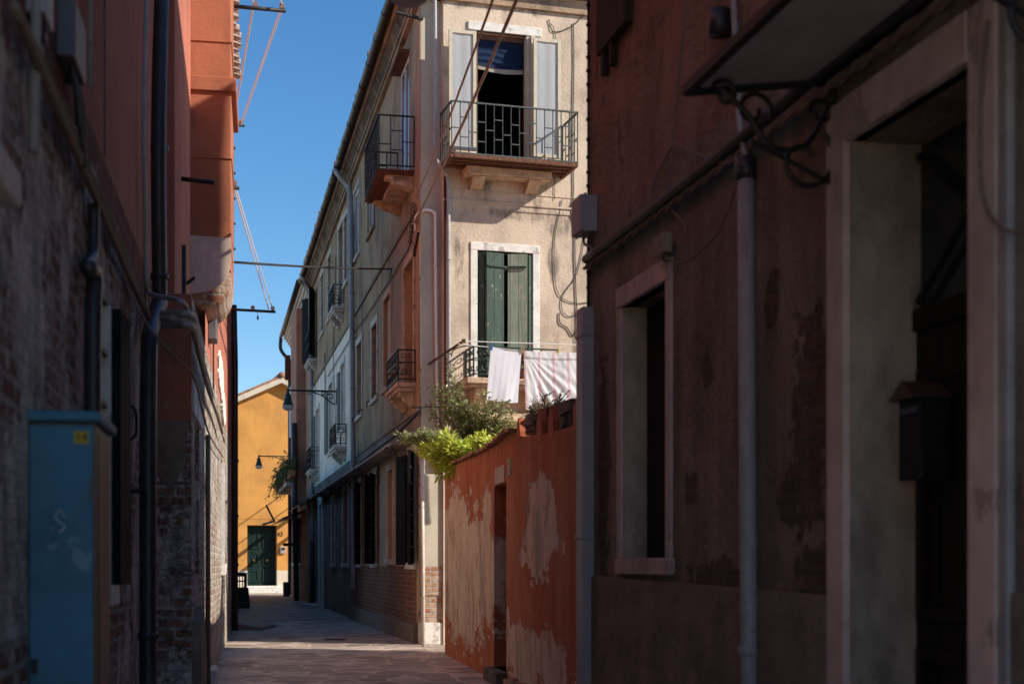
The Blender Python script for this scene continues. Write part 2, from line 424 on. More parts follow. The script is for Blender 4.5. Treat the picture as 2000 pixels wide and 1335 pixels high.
M['chalk'] = simple('chalk', (.34, .4, .44), .3, 12, .9)
M['brass'] = simple('brass', (.6, .38, .14), .1, 20, .25, 1)
M['plastic_dark'] = simple('plastic_dark', (.012, .018, .022), .2, 8, .4)
M['peg_blue'] = simple('peg_blue', (.01, .16, .55), .1, 20, .4)
M['peg_wood'] = simple('peg_wood', (.5, .34, .17), .2, 20, .6)
M['peg_yellow'] = simple('peg_yellow', (.7, .48, .02), .1, 20, .4)
M['terracotta'] = simple('terracotta', (.35, .14, .07), .3, 8, .85)
M['twig'] = simple('twig', (.17, .11, .06), .4, 20, .85)
M['awning_green'] = simple('awning_green', (.02, .14, .07), .2, 10, .5)
M['flower'] = simple('flower', (.5, .03, .03), .2, 20, .7)

def cloth(name, c, stripes=None, trans=.25):
    g = G(name); u = g.uv(); n = g.noise(g.uv(1, 1), 140, 2, .5)
    col = g.mix(.12, c, g.ramp(n, [(.3, (.6, .6, .6)), (.7, (1, 1, 1))]), 'MULTIPLY')
    if stripes:
        x = g.n('SeparateXYZ', {0: u}).outputs[0]
        for per, off, w, sc in stripes:
            p = g.math('FRACT', g.math('ADD', g.math('DIVIDE', x, per), off))
            m = g.math('MULTIPLY', g.math('LESS_THAN', p, w), .75)
            col = g.mix(m, col, sc)
    g.bump(g.noise(g.uv(1, 1), 9, 6, .6), .25, .01)
    g.out(col, .95, 0, .15)
    tr = g.n('BsdfTranslucent', {0: col}); mx = g.n('MixShader', {0: trans, 1: g.b.outputs[0], 2: tr.outputs[0]})
    g.t.links.new(mx.outputs[0], g.t.nodes['Material Output'].inputs[0])
    return g.m
M['cloth_white'] = cloth('cloth_white', (.78, .79, .86))
M['cloth_striped'] = cloth('cloth_striped', (.72, .72, .73), [(.2, .06, .17, (.62, .36, .40)), (.2, .42, .13, (.5, .6, .68))])
M['cloth_pattern'] = cloth('cloth_pattern', (.6, .5, .5), [(.2, .0, .3, (.5, .2, .22))])
M['cloth_blue'] = cloth('cloth_blue', (.012, .026, .062), None, .05)
M['cloth_fringe'] = cloth('cloth_fringe', (.55, .48, .4))
M['net_curtain'] = cloth('net_curtain', (.5, .52, .54), None, .35)
M['milk_glass'] = cloth('milk_glass', (.82, .78, .8), None, .65)
M['canopy_sheet'] = simple('canopy_sheet', (.46, .4, .4), .15, 4, .5, 0, .06)

def leaf(name, c, c2, trans=.35, rough=.4):
    g = G(name); r = g.n('ObjectInfo'); geo = g.n('NewGeometry').outputs['Random Per Island']
    col = g.mix(geo, c, c2); g.out(col, rough, 0, .5)
    tr = g.n('BsdfTranslucent', {0: g.mix(.5, col, (c[0] * 1.6, c[1] * 1.8, c[2]))}); mx = g.n('MixShader', {0: trans, 1: g.b.outputs[0], 2: tr.outputs[0]})
    g.t.links.new(mx.outputs[0], g.t.nodes['Material Output'].inputs[0]); return g.m
M['leaf_dark'] = leaf('leaf_dark', (.14, .18, .06), (.42, .46, .2), .4, .18)
M['leaf_bright'] = leaf('leaf_bright', (.3, .4, .05), (.78, .76, .12), .45)
M['leaf_box'] = leaf('leaf_box', (.06, .1, .03), (.14, .18, .06), .3)
M['leaf_weed'] = leaf('leaf_weed', (.04, .045, .03), (.1, .09, .05), .2, .8)

def paving():
    g = G('paving'); u = g.uv()
    w = g.n('VectorMath', {0: g.n('VectorMath', {0: g.n('TexNoise', {'Vector': u, 'Scale': 1.1, 'Detail': 4.0}).outputs[1], 1: (.5, .5, .5)}, operation='SUBTRACT').outputs[0], 1: (.28, .28, 0)}, operation='MULTIPLY').outputs[0]
    v = g.n('VectorMath', {0: u, 1: w}, operation='ADD').outputs[0]
    vo = g.n('TexVoronoi', {'Vector': v, 'Scale': 2.3, 'Randomness': .9}, feature='DISTANCE_TO_EDGE').outputs[0]
    cell = g.n('TexVoronoi', {'Vector': v, 'Scale': 2.3, 'Randomness': .9}).outputs['Color']
    tone = g.n('SeparateColor', {0: cell}).outputs[0]
    n = g.noise(u, 6, 9, .7); n2 = g.noise(u, .7, 6, .6)
    col = g.ramp(g.math('ADD', g.math('MULTIPLY', tone, .45), g.math('MULTIPLY', n, .55)), [(.2, (.2, .15, .12)), (.5, (.38, .3, .245)), (.8, (.6, .49, .405))])
    col = g.mix(g.math('MULTIPLY', g.step(n2, .48, .7), .3), col, (.22, .165, .14))
    j = g.step(g.math('ADD', vo, g.math('MULTIPLY', g.math('SUBTRACT', n, .5), .06)), .06, .02)
    col = g.mix(g.math('MULTIPLY', j, .85), col, (.62, .5, .4))
    h = g.math('ADD', g.math('MULTIPLY', j, -.6), g.math('MULTIPLY', n, .6))
    g.bump(h, .5, .015); return g.out(col, g.math('MULTIPLY_ADD', n, .3, .5), 0, .35)
M['paving'] = paving()
# ------------------------------------------------------------------ wall planes of the alley
LW = Frame(-.75, 0, -.1757, 1, 1)          # red house on the left
CX, CY = -1.262, 19.69                     # corner of the sunlit house
SF = Frame(CX, CY, -.2124, 1, -1)          # its long side along the alley
FF = Frame(CX + .15 * .2806, CY - .15 * .96, .96, .2806, 1)   # its sunlit front
RW = Frame(2.4, 0, -.2268, 1, -1)          # dark house on the right
RD = Frame(2.084, 0, -.166, 1, -1)         # red garden wall
YW = Frame(-8.55, 55, .95, .3, 1)          # yellow house at the end

# ------------------------------------------------------------------ ground
mb = MB()
xs = [-60, -14, -4, 4, 14, 60]; ys = [-30, -4, 8, 24, 50, 140]
for x0, x1 in zip(xs, xs[1:]):
    for y0, y1 in zip(ys, ys[1:]):
        mb.poly([(x0, y0, 0), (x1, y0, 0), (x1, y1, 0), (x0, y1, 0)], [(x0, y0), (x1, y0), (x1, y1), (x0, y1)])
tag(build('stone_paving', mb, M['paving']), kind='structure')

# ------------------------------------------------------------------ parts shared by the houses
def plan_prism(mb, pts, z0, z1):
    """solid on a plan polygon (counter-clockwise), z0..z1"""
    k = len(pts); L = 0
    for i in range(k):
        a, b = pts[i], pts[(i + 1) % k]; d = math.dist(a, b)
        mb.poly([(*a, z0), (*b, z0), (*b, z1), (*a, z1)], [(L, z0), (L + d, z0), (L + d, z1), (L, z1)]); L += d
    mb.poly([(*p, z1) for p in pts], [p for p in pts]); mb.poly([(*p, z0) for p in reversed(pts)], [p for p in reversed(pts)])
    return mb
def trim(mb, F, a, b, c, d, w, n0=-.02, n1=.025, sill=True, sw=0.0):
    """stone surround of an opening: jambs between lintel and sill"""
    mb.box(F, a - w, a, c, d, n0, n1); mb.box(F, b, b + w, c, d, n0, n1)
    mb.box(F, a - w - sw, b + w + sw, d, d + w * 1.15, n0, n1 + .004)
    if sill: mb.box(F, a - w - .02, b + w + .02, c - w * .8, c, n0, n1 + .03)
    return mb
def leaf_box(F, sh, ang, w, z0, z1, t=.035, n=.03, sd=1):
    """a hinged leaf: hinge at s=sh, opened `ang` out of the wall towards sd"""
    mb = MB(); cs, sn = math.cos(ang) * sd, math.sin(ang)
    q = [(sh, n), (sh + w * cs, n + w * sn), (sh + w * cs - t * sn * sd, n + w * sn + t * abs(cs)), (sh - t * sn * sd, n + t * abs(cs))]
    pw = [(0, 0), (w, 0), (w, 0), (0, 0)]
    for i in range(4):
        a, b = q[i], q[(i + 1) % 4]; ua = (0, w, w, 0)[i]; ub = (w, w, 0, 0)[i]
        if ua == ub: ub = ua + t
        mb.poly([F.P(a[0], z0, a[1]), F.P(b[0], z0, b[1]), F.P(b[0], z1, b[1]), F.P(a[0], z1, a[1])], [(ua, z0), (ub, z0), (ub, z1), (ua, z1)])
    mb.poly([F.P(s, z1, m) for s, m in q]); mb.poly([F.P(s, z0, m) for s, m in reversed(q)])
    return mb
def tip_angle(F, sh, w, sd, ut, n=.03):
    """opening angle that brings the free edge of a leaf to image column ut"""
    best = (1e9, 0)
    for i in range(4, 176):
        a = R(i); p = F.P(sh + w * math.cos(a) * sd, 1, n + w * math.sin(a))
        e = abs(1000 + FPX * p.x / p.y - ut)
        if e < best[0]: best = (e, a)
    return best[1]
def hinges(F, sh, ang, w, z0, z1, sd, n=.03):
    out = []
    for z in (z0 + .12 * (z1 - z0), z1 - .12 * (z1 - z0)):
        mb = MB(); mb.bar(F.P(sh, z, n + .02), F.P(sh - .1 * sd, z, n - .02), .03); out.append(('hinge', mb))
    for i in range(1, 7):
        z = z0 + (z1 - z0) * i / 7
        a = F.P(sh, z, n); b = F.P(sh + w * math.cos(ang) * sd, z, n + w * math.sin(ang))
        off = F.P(0, 0, 1) - F.P(0, 0, 0); al = F.P(1, 0, 0) - F.P(0, 0, 0)
        nn = (al * (-math.sin(ang) * sd) + off * math.cos(ang)) * -.003
        mb = MB(); mb.bar(a + nn, b + nn, .008); out.append(('strap', mb))
    return out
def window(house, F, W, kind='glass', tw=.1, frame='stone_white', label=None, depth=.14, sill=True):
    """one window of a house: the recessed infill is the part, its surround and leaves hang below it"""
    a, b, c, d, dp = W
    mb = MB(); m = -dp + .004
    if kind == 'glass':
        w = b - a; k = 2
        mb.box(F, a + .004, b - .004, c + .004, d - .004, m - .05, m)
        o = build('window', mb, M['glass'], house)
        f = MB(); fw = .07
        for s in [a + .003, a + w / 2 - fw / 2, b - fw - .003]: f.box(F, s, s + fw, c + .003, d - .003, m, m + .02)
        for s0_, s1_ in ((a + .003 + fw, a + w / 2 - fw / 2), (a + w / 2 + fw / 2, b - .003 - fw)):
            for z in (c + .003, d - fw - .003): f.box(F, s0_, s1_, z, z + fw, m, m + .018)
        build('casement', f, M['frame_white'], o)
    else:
        mat = {'blind': 'plaster_infill', 'dark': 'dark', 'grey': 'stone', 'shut': 'shutter_dull', 'black': 'shutter_black', 'brown': 'door_brown'}[kind]
        mb.box(F, a + .004, b - .004, c + .004, d - .004, m - .05, m)
        o = build('window', mb, M[mat], house)
    if label: o['label'] = label
    if frame:
        build('surround', trim(MB(), F, a, b, c, d, tw, sill=sill), M[frame], o, bevel=.006)
    return o
def railing_panel(mb, A, B, h, style, gap=.11, t=.014):
    """ironwork between ground points A and B"""
    A = Vector(A); B = Vector(B); L = (B - A).length; d = (B - A) / L; up = Vector((0, 0, 1))
    mb.bar(A + up * h, B + up * h, .03, .018); mb.bar(A + up * .05, B + up * .05, .022, .016)
    k = max(1, round(L / gap)); st = L / k
    if style == 'stagger':
        for i in range(k + 1): mb.bar(A + d * st * i + up * .05, A + d * st * i + up * h, t)
        for i in range(k):
            p = A + d * st * i; q = p + d * st
            for z in ((.36, .72) if i % 2 else (.52,)) if i % 4 in (0, 1) else ((.3, .66) if i % 2 else (.46,)):
                mb.bar(p + up * h * z, q + up * h * z, t * .9)
    elif style == 'bars':
        for i in range(k + 1): mb.bar(A + d * st * i + up * .05, A + d * st * i + up * h, t)
        mb.bar(A + up * h * .55, B + up * h * .55, t)
    else:
        for i in (0, k): mb.bar(A + d * st * i + up * .02, A + d * st * i + up * h, .022)
        mb.bar(A + up * h * .62, B + up * h * .62, t)
        k2 = max(1, round(L / .22)); s2 = L / k2
        for i in range(k2):
            c = A + d * (s2 * (i + .5))
            for sg in (1, -1):
                mb.tube(spiral(c + up * h * .8 + d * sg * .045, d * sg, up, .045, .012, 3.5, -3.6, 14), .006, 5)
                mb.tube(spiral(c + up * h * .33 + d * sg * .05, d * sg, up, .05, .012, 2.6, 9.0, 14), .006, 5)
            mb.bar(c - d * s2 / 2 + up * .05, c - d * s2 / 2 + up * h, t)
def balcony(house, F, s0, s1, z, n, h, style='bars', slab='stone', iron='iron', th=.1, corb=(.18,), label=None, gap=.11, inset=.03, cmat=None):
    mb = MB(); mb.box(F, s0, s1, z - th * .55, z, 0.001, n); mb.box(F, s0 + .03, s1 - .03, z - th, z - th * .55, 0.001, n - .03)
    o = build('balcony', mb, M[slab], house, bevel=.008)
    if label: o['label'] = label
    r = MB(); e = n - inset
    A, B, C_, D = F.P(s0 + inset, z, 0.01), F.P(s0 + inset, z, e), F.P(s1 - inset, z, e), F.P(s1 - inset, z, 0.01)
    railing_panel(r, B, C_, h, style, gap)
    if n > .12:
        railing_panel(r, A, B, h, style, gap); railing_panel(r, D, C_, h, style, gap)
    build('railing', r, M[iron], o)
    w = corb[0]
    for sc in (s0 + .12, s1 - .12 - w):
        c = MB(); pr = [(0.001, z - th - .2), (.05, z - th - .2), (n * .3, z - th - .15), (n * .5, z - th - .13), (n * .62, z - th - .07), (n * .78, z - th - .06), (n * .78, z - th - .001), (0.001, z - th - .001)]
        c.prism(F, pr, sc, sc + w); build('corbel', c, M[cmat or slab], o, bevel=.006)
    return o
def clamps(mb, F, s, n, r, zs):
    for z in zs: mb.box(F, s - r - .008, s + r + .008, z, z + .035, 0, n + r + .008)
def half_tiles(mb, F, s0, s1, z, n0, n1, rise, step=.2, r=.075, k=6, th=.014):
    """row of barrel tiles whose ends show at the eaves, lying from n0 (higher) to n1 (eave)"""
    s = s0 + step / 2
    while s < s1:
        jz = random.uniform(-.012, .012); jn = random.uniform(-.03, .03)
        for r_ in (r, r - th):
            pa = []; pb = []
            for j in range(k + 1):
                t = math.pi * j / k
                pa.append(F.P(s + r_ * math.cos(t), z + jz + rise + r_ * math.sin(t), n0)); pb.append(F.P(s + r_ * math.cos(t), z + jz + r_ * math.sin(t), n1 + jn))
            for j in range(k): mb.poly([pa[j], pa[j + 1], pb[j + 1], pb[j]], [(j * .05, 0), (j * .05 + .05, 0), (j * .05 + .05, 1), (j * .05, 1)])
            if r_ == r: ea = pb
            else:
                for j in range(k): mb.poly([ea[j], ea[j + 1], pb[j + 1], pb[j]])
        s += step
    return mb
# ------------------------------------------------------------------ the three houses along the right of the alley
S = SF.su
sB, sC, sE = S(689), S(607), S(569)
def W(F, u0, u1, vt, vb, dp=.14, z=None):
    """opening seen between image columns u0,u1, heights read at the nearer edge"""
    a, b = sorted((F.su(u0), F.su(u1))); un = u1
    return (a, b, F.zz(un, vb), F.zz(un, vt), dp)
GZ, BZ0, BZ1, TZ = 1.08, 2.92, 3.25, 8.92     # sill height, belt, wall top
# --- corner house
hA = thing('corner_house', 'brown corner house with balconies on both sides and a sunlit beige front', 'house', (CX, CY, 0))
wA = {}
wA['U1'] = W(SF, 782, 799, 104, 330, .03); wA['U2'] = W(SF, 720, 732, 300, 440, .03); wA['U3'] = W(SF, 693, 703, 356, 492, .03)
wA['M1'] = W(SF, 791, 809, 500, 748, .2); wA['M2'] = W(SF, 751, 764, 570, 748, .05); wA['M3'] = W(SF, 727, 738, 626, 772, .16); wA['M4'] = W(SF, 698, 708, 662, 806, .16)
wA['G1'] = W(SF, 800, 812, 885, 1098); wA['G2'] = W(SF, 758, 769, 915, 1090, .08); wA['G3'] = W(SF, 729.5, 735, 928, 1097); wA['G4'] = W(SF, 701, 706, 945, 1098)
opA = list(wA.values())
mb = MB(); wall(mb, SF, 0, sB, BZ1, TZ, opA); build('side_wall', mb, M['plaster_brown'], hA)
mb = MB(); wall(mb, SF, 0, sB, GZ, BZ0, opA); build('ground_floor_wall', mb, M['plaster_low'], hA)
mb = MB(); mb.box(SF, .32, sB, .26, GZ, -.05, .012); build('brick_wall', mb, M['brick_wall'], hA)
mb = MB(); mb.box(SF, .33, sB, 0, .26, -.05, .075); build('plinth', mb, M['cement'], hA, bevel=.015)
mb = MB(); mb.box(SF, 0.004, sB, BZ0, BZ1, -.05, .03); mb.box(SF, .004, sB, BZ1 - .03, BZ1 + .012, -.05, .05)
mb.box(SF, .31, sB, 6.08, 6.15, -.05, .035); build('string_course', mb, M['plaster_grey'], hA)
# orange strip of render along the corner
mb = MB(); mb.box(SF, .002, .3, BZ1 + .02, TZ - .1, -.02, .014); build('corner_render', mb, M['plaster_edge'], hA)
mb = MB(); mb.box(SF, .03, .3, .3, BZ0 - .002, -.02, .016); build('corner_render', mb, M['stone_warm'], hA)
# windows
window(hA, SF, wA['U1'], 'glass', .06, None, 'tall glazed balcony door reflecting the sky'); window(hA, SF, wA['U2'], 'glass', .07, 'plaster_brown'); window(hA, SF, wA['U3'], 'glass', .07, 'stone')
mb = MB(); a, b, c, d, _ = wA['U1']; mb.box(SF, a - .02, b + .06, d, d + .05, -.1, .16); build('door_hood', mb, M['rust'], hA)
window(hA, SF, wA['M1'], 'blind', .11, 'stone_warm', 'balcony door closed with salmon coloured boards', .2, False); window(hA, SF, wA['M2'], 'blind', .1, 'plaster_infill'); window(hA, SF, wA['M3'], 'grey', .1, 'stone'); window(hA, SF, wA['M4'], 'grey', .1, 'stone')
window(hA, SF, wA['G2'], 'blind', .12, 'jamb_pink', 'blind window walled up behind a stone surround')
for key, far, near, lab in (('G1', (778, .44), (806, .44), None), ('G3', (715, .42), (733, .42), None), ('G4', (690, .42), (703.5, .42), None)):
    a, b, c, d, _ = wA[key]
    o = window(hA, SF, wA[key], 'dark', .12, 'stone_white')
    for sh, sd, (ut, w) in ((b + .03, 1, far), (a - .03, -1, near)):
        ang = tip_angle(SF, sh, w, sd, ut) if sd > 0 else R(15)
        build('shutter', leaf_box(SF, sh, ang, w, c - .03, d + .02, sd=sd), M['shutter_black'], o)
        for nm, q_ in hinges(SF, sh, ang, w, c, d, sd): build(nm, q_, M['iron' if nm == 'hinge' else 'box_grey'], o)
# balconies on the long side
s0 = S(810)
balcony(hA, SF, s0, s0 + 1.85, 6.72, .52, .76, 'stagger', 'rust', 'iron', .05, (.16,), 'rusty iron balcony with a staggered bar railing', .155, .012, cmat='stone_warm')
mb = MB(); mb.box(SF, s0 + .12, s0 + 1.3, 6.57, 6.66, .001, .3); build('balcony_slab', mb, M['stone_warm'], hA, bevel=.01)
balcony(hA, SF, S(812.5), S(812.5) + 1.35, 3.68, .28, .46, 'scroll', 'stone_warm', 'iron', .12, (.2,), 'small stone balcony with a low scroll railing')
# --- sunlit front: recessed strip at the corner, then the front proper
sF = FF.su(866); sR = 6.2
wF = {}
wF['U'] = (FF.su(930), FF.su(1037), FF.zz(985, 312), FF.zz(985, 66), .22)
wF['M'] = (FF.su(932), FF.su(1040), FF.zz(985, 744), FF.zz(985, 492), .16)
mb = MB(); wall(mb, FF, sF, sR, 0, TZ, list(wF.values()))
mb.poly([FF.P(sF, 0, -.15), FF.P(sF, 0, 0), FF.P(sF, TZ, 0), FF.P(sF, TZ, -.15)], [(0, 0), (.15, 0), (.15, TZ), (0, TZ)])
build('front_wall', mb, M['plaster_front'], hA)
mb = MB(); wall(mb, FF, 0, sF, GZ, TZ, [], -.15); build('corner_strip', mb, M['plaster_corner'], hA)
mb = MB(); mb.box(FF, .004, sF, GZ, 2.35, -.3, -.045); build('corner_pier', mb, M['plaster_corner'], hA)
mb = MB(); mb.box(FF, .002, sF, .68, GZ, -.3, -.04); mb.box(FF, .03, sF, .30, .68, -.3, -.055); build('brick_pier', mb, M['brick_pier'], hA)
mb = MB(); mb.box(FF, 0.0, .25, 0, .30, -.35, -.02); mb.box(FF, .255, sF, 0, .30, -.35, -.03); build('corner_stone', mb, M['stone_white'], hA, bevel=.012)
pk = [(CX + .02, CY + .02), tuple(FF.P(sR, 0, 0)[:2]), tuple(SF.P(sB, 0, -6)[:2]), tuple(SF.P(sB, 0, -.7)[:2]), tuple(SF.P(2, 0, -.7)[:2])]
back = MB()
P0, P1, P2, P3 = FF.P(sR, 0, 0), FF.P(sR + .01, 0, -6.5), SF.P(sB, 0, -6.5), SF.P(sB, 0, 0)
for a, b in ((P0, P1), (P1, P2), (P2, P3)):
    back.poly([(a.x, a.y, 0), (b.x, b.y, 0), (b.x, b.y, TZ), (a.x, a.y, TZ)])
build('rear_wall', back, M['plaster_brown'], hA)
# cornice, gutter, roof
def eaves(house, F, s0, s1, z, over, mcor, frieze=True, tiles=True, seg=1.0):
    mb = MB(); mb.box(F, s0, s1, z - .02, z + .05, -.05, .07); mb.box(F, s0, s1, z + .05, z + .09, -.05, .1)
    mb.prism(F, [(-.05, z + .27), (over * .62, z + .27), (over * .72, z + .30), (over * .72, z + .36), (-.05, z + .36)], s0, s1)
    c = build('cornice', mb, M[mcor], house)
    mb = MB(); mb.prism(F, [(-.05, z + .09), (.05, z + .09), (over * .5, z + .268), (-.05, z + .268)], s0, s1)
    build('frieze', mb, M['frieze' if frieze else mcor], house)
    g = MB(); n = over; pts = [F.P(s0 + (s1 - s0) * i / 12, z + .34 + (.0 if i % 2 else .006), n) for i in range(13)]
    g.tube(pts, .062, 10)
    k = max(2, int((s1 - s0) / seg))
    for i in range(k): g.tube([F.P(s0 + (i + .5) * (s1 - s0) / k - .012, z + .34, n), F.P(s0 + (i + .5) * (s1 - s0) / k + .012, z + .34, n)], .07, 10)
    build('gutter', g, M['gutter'], house, smooth=True)
    r = MB(); r.prism(F, [(over - .02, z + .37), (over - .02, z + .40), (-6.6, z + 2.2), (-6.6, z + .37)], s0, s1)
    half_tiles(r, F, s0, s1, z + .385, over - .9, over + .03, .28, .42 if seg > .9 else .35, .07)
    build('roof', r, M['tile'], house)
eaves(hA, SF, -.15, sB, TZ, .31, 'cornice')
mb = MB(); z = FF.zz(880, 2)
mb.box(FF, sF - .02, sR, z, z + .06, -.1, .05); mb.box(FF, sF - .03, sR, z + .06, z + .2, -.1, .03); mb.prism(FF, [(-.1, z + .2), (.16, z + .26), (.2, z + .26), (.2, z + .34), (-.1, z + .34)], sF - .05, sR)
mb.box(FF, -.02, sF - .052, z + .05, z + .34, -.3, -.09); build('cornice', mb, M['cornice'], hA)
# string course and ledges of the front
mb = MB(); z = FF.zz(880, 393); mb.box(FF, sF, sR, z, z + .025, -.05, .035); mb.box(FF, sF, sR, z - .08, z, -.05, .015)
z2 = FF.zz(1040, 382); mb.box(FF, sF, sR, z2, z2 + .012, -.05, .012)
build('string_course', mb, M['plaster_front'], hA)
mb = MB(); z = FF.zz(980, 826); mb.prism(FF, [(-.05, z), (.3, z), (.3, z + .03), (.06, z + .16), (-.05, z + .16)], FF.su(925), sR); build('ledge', mb, M['stone_warm'], hA)
# open french window above, with its room behind
a, b, c, d, _ = wF['U']
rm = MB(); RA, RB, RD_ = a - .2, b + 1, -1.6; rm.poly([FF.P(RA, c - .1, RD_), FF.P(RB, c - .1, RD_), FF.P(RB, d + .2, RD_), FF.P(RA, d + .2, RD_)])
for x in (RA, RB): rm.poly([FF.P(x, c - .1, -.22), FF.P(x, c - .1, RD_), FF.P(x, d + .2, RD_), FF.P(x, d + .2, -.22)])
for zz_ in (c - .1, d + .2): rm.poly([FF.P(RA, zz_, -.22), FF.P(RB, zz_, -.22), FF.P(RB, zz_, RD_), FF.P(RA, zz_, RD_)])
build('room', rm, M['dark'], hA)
fr = MB(); fr.box(FF, a, a + .05, c, d, -.2, -.1); fr.box(FF, b - .06, b, c, d, -.2, -.1); fr.box(FF, a + .05, b - .06, d - .07, d, -.2, -.1)
o = build('french_window', fr, M['frame_brown'], hA); o['label'] = 'open french window with both glazed leaves folded back'
mb = MB(); mb.box(FF, a - .12, b + .15, d, d + .12, -.05, .03); mb.box(FF, a - .1, a, c, d, -.05, .012); mb.box(FF, b, b + .1, c, d, -.05, .012); build('surround', mb, M['stone_white'], o, bevel=.006)
mb = MB(); mb.box(FF, b - .02, b + .03, c + .02, d - .02, .015, .09); mb.box(FF, b - .075, b - .025, c + .02, d - .02, -.09, .03); build('jamb_post', mb, M['frame_beige'], o)
for (u0, u1, v0, v1, n) in ((876, 929, 58, 303, .16), (1041, 1094, 75, 306, .14)):
    x0, z1_ = FF.sz(u0, v0, n); x1 = FF.su(u1, n); z0_ = c + .03
    l = MB(); fw = .045
    l.box(FF, x0, x0 + fw, z0_, z1_, n, n + .04); l.box(FF, x1 - fw, x1, z0_, z1_, n, n + .04)
    for z in (z0_, z1_ - fw): l.box(FF, x0 + fw, x1 - fw, z, z + fw, n, n + .038)
    lf = build('window_leaf', l, M['frame_beige'], o)
# green shutters of the middle window
a, b, c, d, _ = wF['M']
mb = MB(); mb.box(FF, a, b, c, d, -.2, -.155); o = build('window', mb, M['dark'], hA); o['label'] = 'window with weathered green shutters half open'
mb = MB(); trim(mb, FF, a, b, c, d, .1, -.05, .02, False); build('surround', mb, M['stone_white'], o, bevel=.008)
w = (b - a) / 2
for sh, sd, ang, f1, mat in ((a + .01, 1, 14, .3, 'shutter_green'), (b - .01, -1, 24, .32, 'shutter_green')):
    w1 = w * f1; A = R(ang + 24)
    build('shutter', leaf_box(FF, sh, A, w1, c + .02, d - .03, .03, -.05, sd), M[mat], o)
    e = sh + w1 * math.cos(A) * sd; ne = -.05 + w1 * math.sin(A)
    w2 = w * .68; q = MB()
    A2 = R(12 if sd > 0 else 20)
    q.add(leaf_box(FF, e, -A2, w2, c + .02, d - .03, .03, ne + .03, sd))
    p2 = build('shutter', q, M['shutter_green' if sd > 0 else 'shutter_green_lit'], o)
    h = MB()
    for z in (c + .35, d - .22):
        for t0_, t1_ in ((.03, .4),): h.bar(FF.P(e + .03 * sd, z, ne + .066), FF.P(e + t1_ * sd * .8, z, ne + .066 - .3 * math.sin(A2)), .012, .03)
    build('shutter_strap', h, M['shutter_dull'], o)
# upper balcony of the front
n = .65; x0, zt = FF.sz(882, 191, n); x1 = FF.su(1128, n); zb = FF.zz(1000, 308, n)
mb = MB()
for t0_, t1_ in ((x0 - .01, x0 + .04), (x1 - .04, x1 + .01)): mb.box(FF, t0_, t1_, zb - .05, zb, .001, n)
mb.box(FF, x0 + .04, x1 - .04, zb - .05, zb, n - .05, n + .01); mb.box(FF, x0 + .04, x1 - .04, zb - .02, zb - .004, .001, n - .05)
for i in range(1, 4): mb.box(FF, x0 + .04, x1 - .04, zb - .045, zb - .02, n * i / 4 - .015, n * i / 4 + .015)
o = build('balcony', mb, M['rust'], hA); o['label'] = 'iron balcony with staggered bars under the open french window'
r = MB(); h = zt - zb
p = [FF.P(x0, zb - .04, .01), FF.P(x0, zb - .04, n), FF.P(x1, zb - .04, n), FF.P(x1, zb - .04, .01)]
railing_panel(r, p[1], p[2], h, 'stagger', .118); railing_panel(r, p[0], p[1], h, 'stagger', .118); railing_panel(r, p[3], p[2], h, 'stagger', .118)
build('railing', r, M['iron_front'], o)
mb = MB(); xa, xb = FF.su(912, .34), FF.su(1078, .34); mb.box(FF, xa, xb, zb - .16, zb - .055, .001, .34); build('balcony_slab', mb, M['stone_warm'], o, bevel=.01)
for xc in (xa + .12, xb - .3):
    c_ = MB(); c_.prism(FF, [(.001, zb - .3), (.06, zb - .295), (.14, zb - .26), (.2, zb - .225), (.25, zb - .17), (.25, zb - .162), (.001, zb - .162)], xc, xc + .17); build('corbel', c_, M['stone_warm'], o, bevel=.008)
# lower balcony with scrolls, behind the laundry
n = .42; x0, zt = FF.sz(925, 676, n); x1 = FF.su(1090, n); zb = FF.zz(960, 738, n)
mb = MB(); mb.box(FF, x0 - .1, x1 + .1, zb - .08, zb, .001, n + .04); mb.box(FF, x0 - .06, x1 + .06, zb - .12, zb - .08, .001, n)
o = build('balcony', mb, M['stone_warm'], hA, bevel=.01); o['label'] = 'stone balcony with a scrolled green iron railing behind the laundry'
r = MB()
p = [FF.P(x0, zb, .01), FF.P(x0, zb, n), FF.P(x1, zb, n), FF.P(x1, zb, .01)]
railing_panel(r, p[1], p[2], zt - zb, 'scroll', .2); railing_panel(r, p[0], p[1], zt - zb, 'scroll', .2)
for z in (zb + .1, zb + .24): r.bar(FF.P(x0 - .14, z, n * .9), FF.P(x0 + .6, z, n * .9), .012)
for i in range(7): r.bar(FF.P(x0 - .13 + i * .04, zb + .04, n * .9), FF.P(x0 - .13 + i * .04, zb + .1, n * .9), .006)
r.tube(curve([FF.P(x0 - .22, zt - .1, .02), FF.P(x0 - .2, zt - .01, .15), FF.P(x0 - .05, zt + .02, .38), FF.P(x0, zt, n)]), .009, 6)
build('railing', r, M['iron_green'], o)
for xc in (x0 + .05, x1 - .3):
    c_ = MB(); c_.prism(FF, [(.001, zb - .42), (.08, zb - .4), (.2, zb - .3), (.3, zb - .22), (.34, zb - .125), (.001, zb - .125)], xc, xc + .22); build('corbel', c_, M['stone_warm'], o, bevel=.008)
